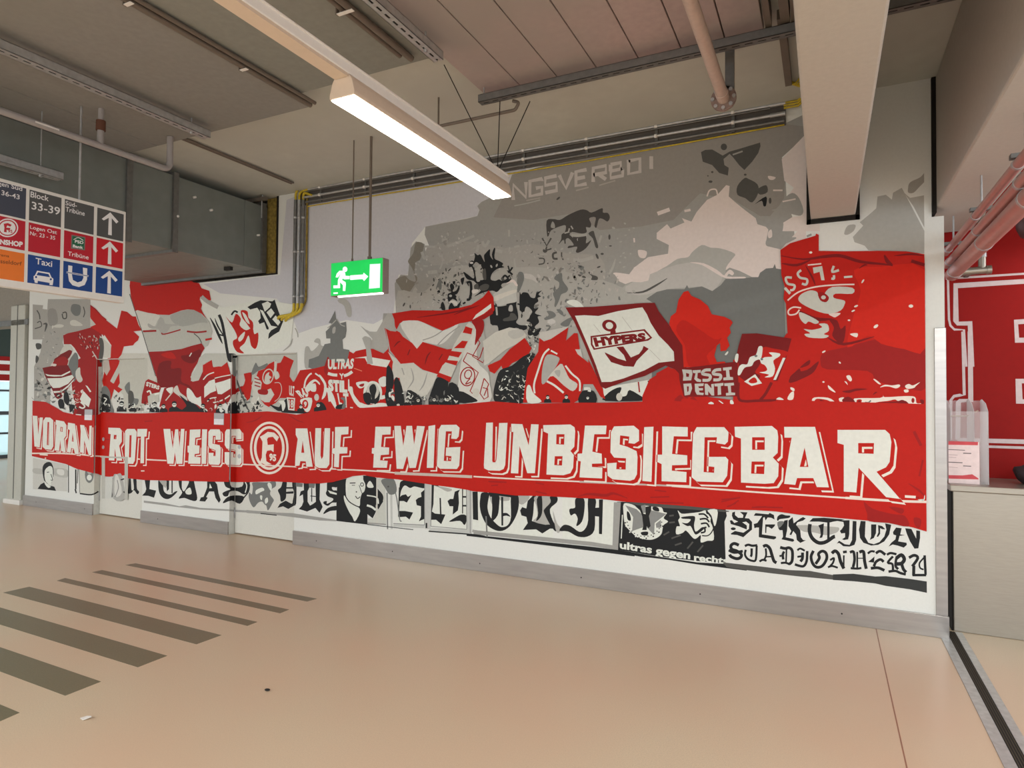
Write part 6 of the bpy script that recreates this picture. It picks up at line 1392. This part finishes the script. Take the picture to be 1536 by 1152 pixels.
ST(LR, '711,714.6 780,718.5 866,722 900,724.2', 2.2, S0); ST((196, 178, 170), '870,722.6 950,726 1010,728.6', 2.6, S0); ST(LR, '1008,728.8 1080,734 1150,739 1200,742 1268,746.5', 2.6, S0); ST(LR, '1268,746.5 1340,751 1391,752.5', 3.6, S0); F_(W, '1128,488 1140,452 1136,486 1090,476', cN)
for p in ('350,470 420,475', '395,500 405,505'): ST(LR, p, 12, cH, sm=False)
ST(LR, '1225,612 1255,612', 10, cH, sm=False); ST(W, '280,740 300,760 295,770', 8, cX) if False else None
M.end()
CW = (230, 232, 224)
def letter(pts, cr, holes=(), off=None, thin=None):
    """block letter with the thin drop line painted right and below it"""
    loops = [P_(pts, cr)]+[P_(h, cr) for h in holes]
    xs_ = [p[0] for p in loops[0]]; ys_ = [p[1] for p in loops[0]]; h = max(ys_)-min(ys_)
    dx = off if off is not None else h*.085
    th = h*.030
    name = 'banner_letter'
    M.begin(name, banner, None, BB+26)
    idx = tessellate_polygon([[Vector((a, b, 0)) for a, b in l] for l in loops]); flat = [p for l in loops for p in l]
    T0 = [tuple(flat[i] for i in t) for t in idx]
    def sh(d, e): return [tuple((p[0]+d, p[1]+e) for p in t) for t in T0]
    M.tris((236, 228, 216), sh(dx, dx))
    for k in range(5):
        q = (dx-th)*k/4; M.tris(R, sh(q, q))
    for a_, b_ in ((-th*.6, 0), (th*.6, -th*.4)): M.tris(R, sh(a_, b_))
    M.tris(CW, T0)
    return M.end()
letter('288,135 330,138 338,300 352,150 378,152 350,410 305,400', cH, off=3); letter('400,150 440,152 468,175 468,400 452,430 400,425 375,405 380,180', cH, ['418,190 432,190 430,390 412,388'], off=3)
letter('490,172 560,185 580,215 578,310 560,335 575,455 535,440 528,345 518,440 478,435 495,215 488,212', cH, ['530,232 550,235 548,275 528,270'], off=2.5); letter('595,195 655,205 690,470 655,465 645,420 622,415 618,455 585,448 610,260 592,250', cH, ['635,280 645,360 628,358'], off=2.5)
letter('700,215 735,218 775,350 780,222 800,222 797,475 775,478 735,350 732,460 698,450 705,270', cH, off=2.5)
letter('122,212 210,215 225,235 225,320 205,350 228,465 185,465 172,370 168,465 125,462 140,262 122,258', cI, ['165,268 185,268 183,300 163,300'], off=4); letter('265,222 325,222 340,245 325,465 312,490 262,488 248,465 250,240', cI, ['285,270 300,270 295,440 280,440'], off=4)
letter('345,222 420,222 415,280 398,282 395,485 368,485 372,280 342,282', cI, off=4)
letter('545,222 597,222 616,370 635,225 658,225 668,360 680,222 706,222 690,490 645,490 632,400 622,490 575,488', cI, off=3.2); letter('748,228 830,225 826,285 790,290 786,345 822,350 820,410 785,415 784,435 830,440 828,490 735,488 740,405 730,400 730,352 742,350', cI, off=3.2)
letter('842,225 880,225 872,490 836,490', cI, off=3.2); letter('905,225 975,225 985,245 985,305 945,305 945,275 925,275 922,335 975,345 985,365 982,480 970,498 900,495 890,480 890,405 930,405 928,430 945,430 945,385 900,370 888,345 890,245', cI, off=3.2)
letter('1030,225 1130,222 1145,245 1145,300 1090,305 1090,275 1058,275 1055,335 1130,345 1145,370 1145,480 1130,500 1030,498 1015,480 1015,400 1070,400 1070,440 1090,440 1090,385 1030,372 1015,345 1018,245', cI, off=2.6)
M.begin('banner_emblem', banner, None, BB+26)
EM = (238, 228, 216)
M.ellipse(EM, 1357, 368, 148, 202, cI, 48, hole=(131, 184)); M.ellipse(EM, 1357, 368, 118, 168, cI, 48, hole=(98, 148)); 
F_(EM, '1285,282 1320,262 1345,244 1395,250 1432,285 1415,318 1385,282 1350,287 1340,300 1345,345 1392,340 1390,400 1370,385 1340,390 1330,420 1335,470 1375,492 1330,498 1285,478 1300,440 1305,320', cI, False); M.text(EM, '95', '1358,408 1412,418 1408,474 1356,466', cI, .05)
M.end()
letter('488,130 588,130 625,400 635,460 580,462 575,415 528,412 520,450 482,455 485,370 505,220 488,185', cJ, ['548,235 562,340 536,340']); letter('658,128 708,128 702,365 712,395 725,370 738,128 785,128 778,440 755,472 690,472 655,455 650,400', cJ)
letter('828,118 945,115 942,180 880,185 872,290 935,292 932,345 865,348 860,465 818,462 822,350 800,345 802,305 825,300', cJ)
letter('82,115 215,115 212,182 140,185 130,290 200,295 198,355 128,360 122,405 188,410 180,470 62,468 68,350 50,345 52,300 72,298', cK); letter('245,108 300,108 322,280 350,108 398,108 415,270 440,108 508,112 430,470 375,472 358,370 350,380 320,480 265,478 250,230', cK)
letter('540,110 598,100 583,470 525,470', cK); letter('650,100 780,98 808,125 800,200 780,222 735,218 742,155 690,155 672,410 735,412 738,370 688,365 692,295 815,290 805,450 785,480 640,478 612,455 628,140', cK)
letter('145,68 193,66 188,340 192,352 210,352 218,335 238,70 298,68 282,370 270,400 240,413 160,410 130,395 128,370', cL); letter('325,75 405,78 450,230 468,78 522,80 495,430 440,430 385,235 375,432 322,430 340,135 325,132', cL)
letter('555,85 750,80 780,100 785,130 778,240 750,270 775,300 770,390 750,430 700,445 578,440 590,145 556,130', cL, ['650,150 708,150 705,225 648,222', '638,308 694,308 690,375 634,372']); letter('855,88 1010,88 1005,150 922,150 908,275 975,290 978,360 905,362 905,385 980,390 978,468 815,460 825,345 800,340 802,290 835,288', cL)
letter('100,90 235,85 272,115 272,190 240,210 200,205 205,160 142,152 138,215 190,230 255,260 262,300 258,420 240,455 210,465 90,455 55,430 52,345 118,340 115,385 180,388 182,310 100,305 75,270 78,130', cM); letter('308,95 372,92 358,472 295,466', cM)
letter('432,90 608,95 608,160 512,158 500,280 605,290 605,355 500,358 498,395 600,405 598,475 428,468 428,350 398,335 400,285 432,285', cM); letter('670,95 860,95 890,130 885,195 865,215 805,205 810,165 725,165 718,405 790,410 792,370 750,365 752,300 870,300 888,320 880,430 850,475 670,470 635,440 645,140', cM)
letter('82,75 290,70 320,95 325,130 322,220 295,245 328,280 325,350 300,388 250,392 118,385 118,140 85,130', cN, ['180,133 250,133 250,203 180,203', '177,268 250,268 247,338 174,335']); letter('358,75 530,75 607,412 540,410 520,360 430,360 420,398 358,392 388,200 400,135 360,135', cN, ['472,190 493,298 445,298'])
letter('655,92 920,92 945,115 955,160 945,270 925,300 872,325 1003,476 925,466 772,302 760,440 690,435 690,175 655,165', cN, ['770,165 858,165 856,225 770,222'])
M.begin('painted_backdrop', mural)
# bottle drawing and grey window frame on the first door
F_((208, 210, 204), '915,665 1090,650 1090,850 915,850', cH, False); ST(K, '985,670 975,840', 8, cH, sm=False); F_(LG, '985,660 1020,640 1060,650 1085,850 985,850', cH); F_((214, 214, 208), '1000,660 1030,660 1060,800 1000,830', cH); ST(G2, '1000,840 1030,760 1020,690', 6, cH); ST(K, '1050,690 1080,680', 10, cH, sm=False); ST(K, '1075,790 1085,800', 10, cH, sm=False)
for p in ('900,485 900,850', '1098,490 1098,860'): ST((190, 190, 182), p, 28, cH, sm=False)
ST((190, 190, 182), '880,490 1110,500', 14, cH, sm=False)
F_((206, 208, 200), '-10,745 120,750 330,765 380,765 380,1000 -10,1000', (147, 600, 5.12), False) if False else None
M.end()

for o in mural.children:
    if o.name.startswith(('painted_crowd', 'painted_smoke')): o['kind'] = 'stuff'
print('LAYERS', M.top, M.layer, EPS*M.layer)
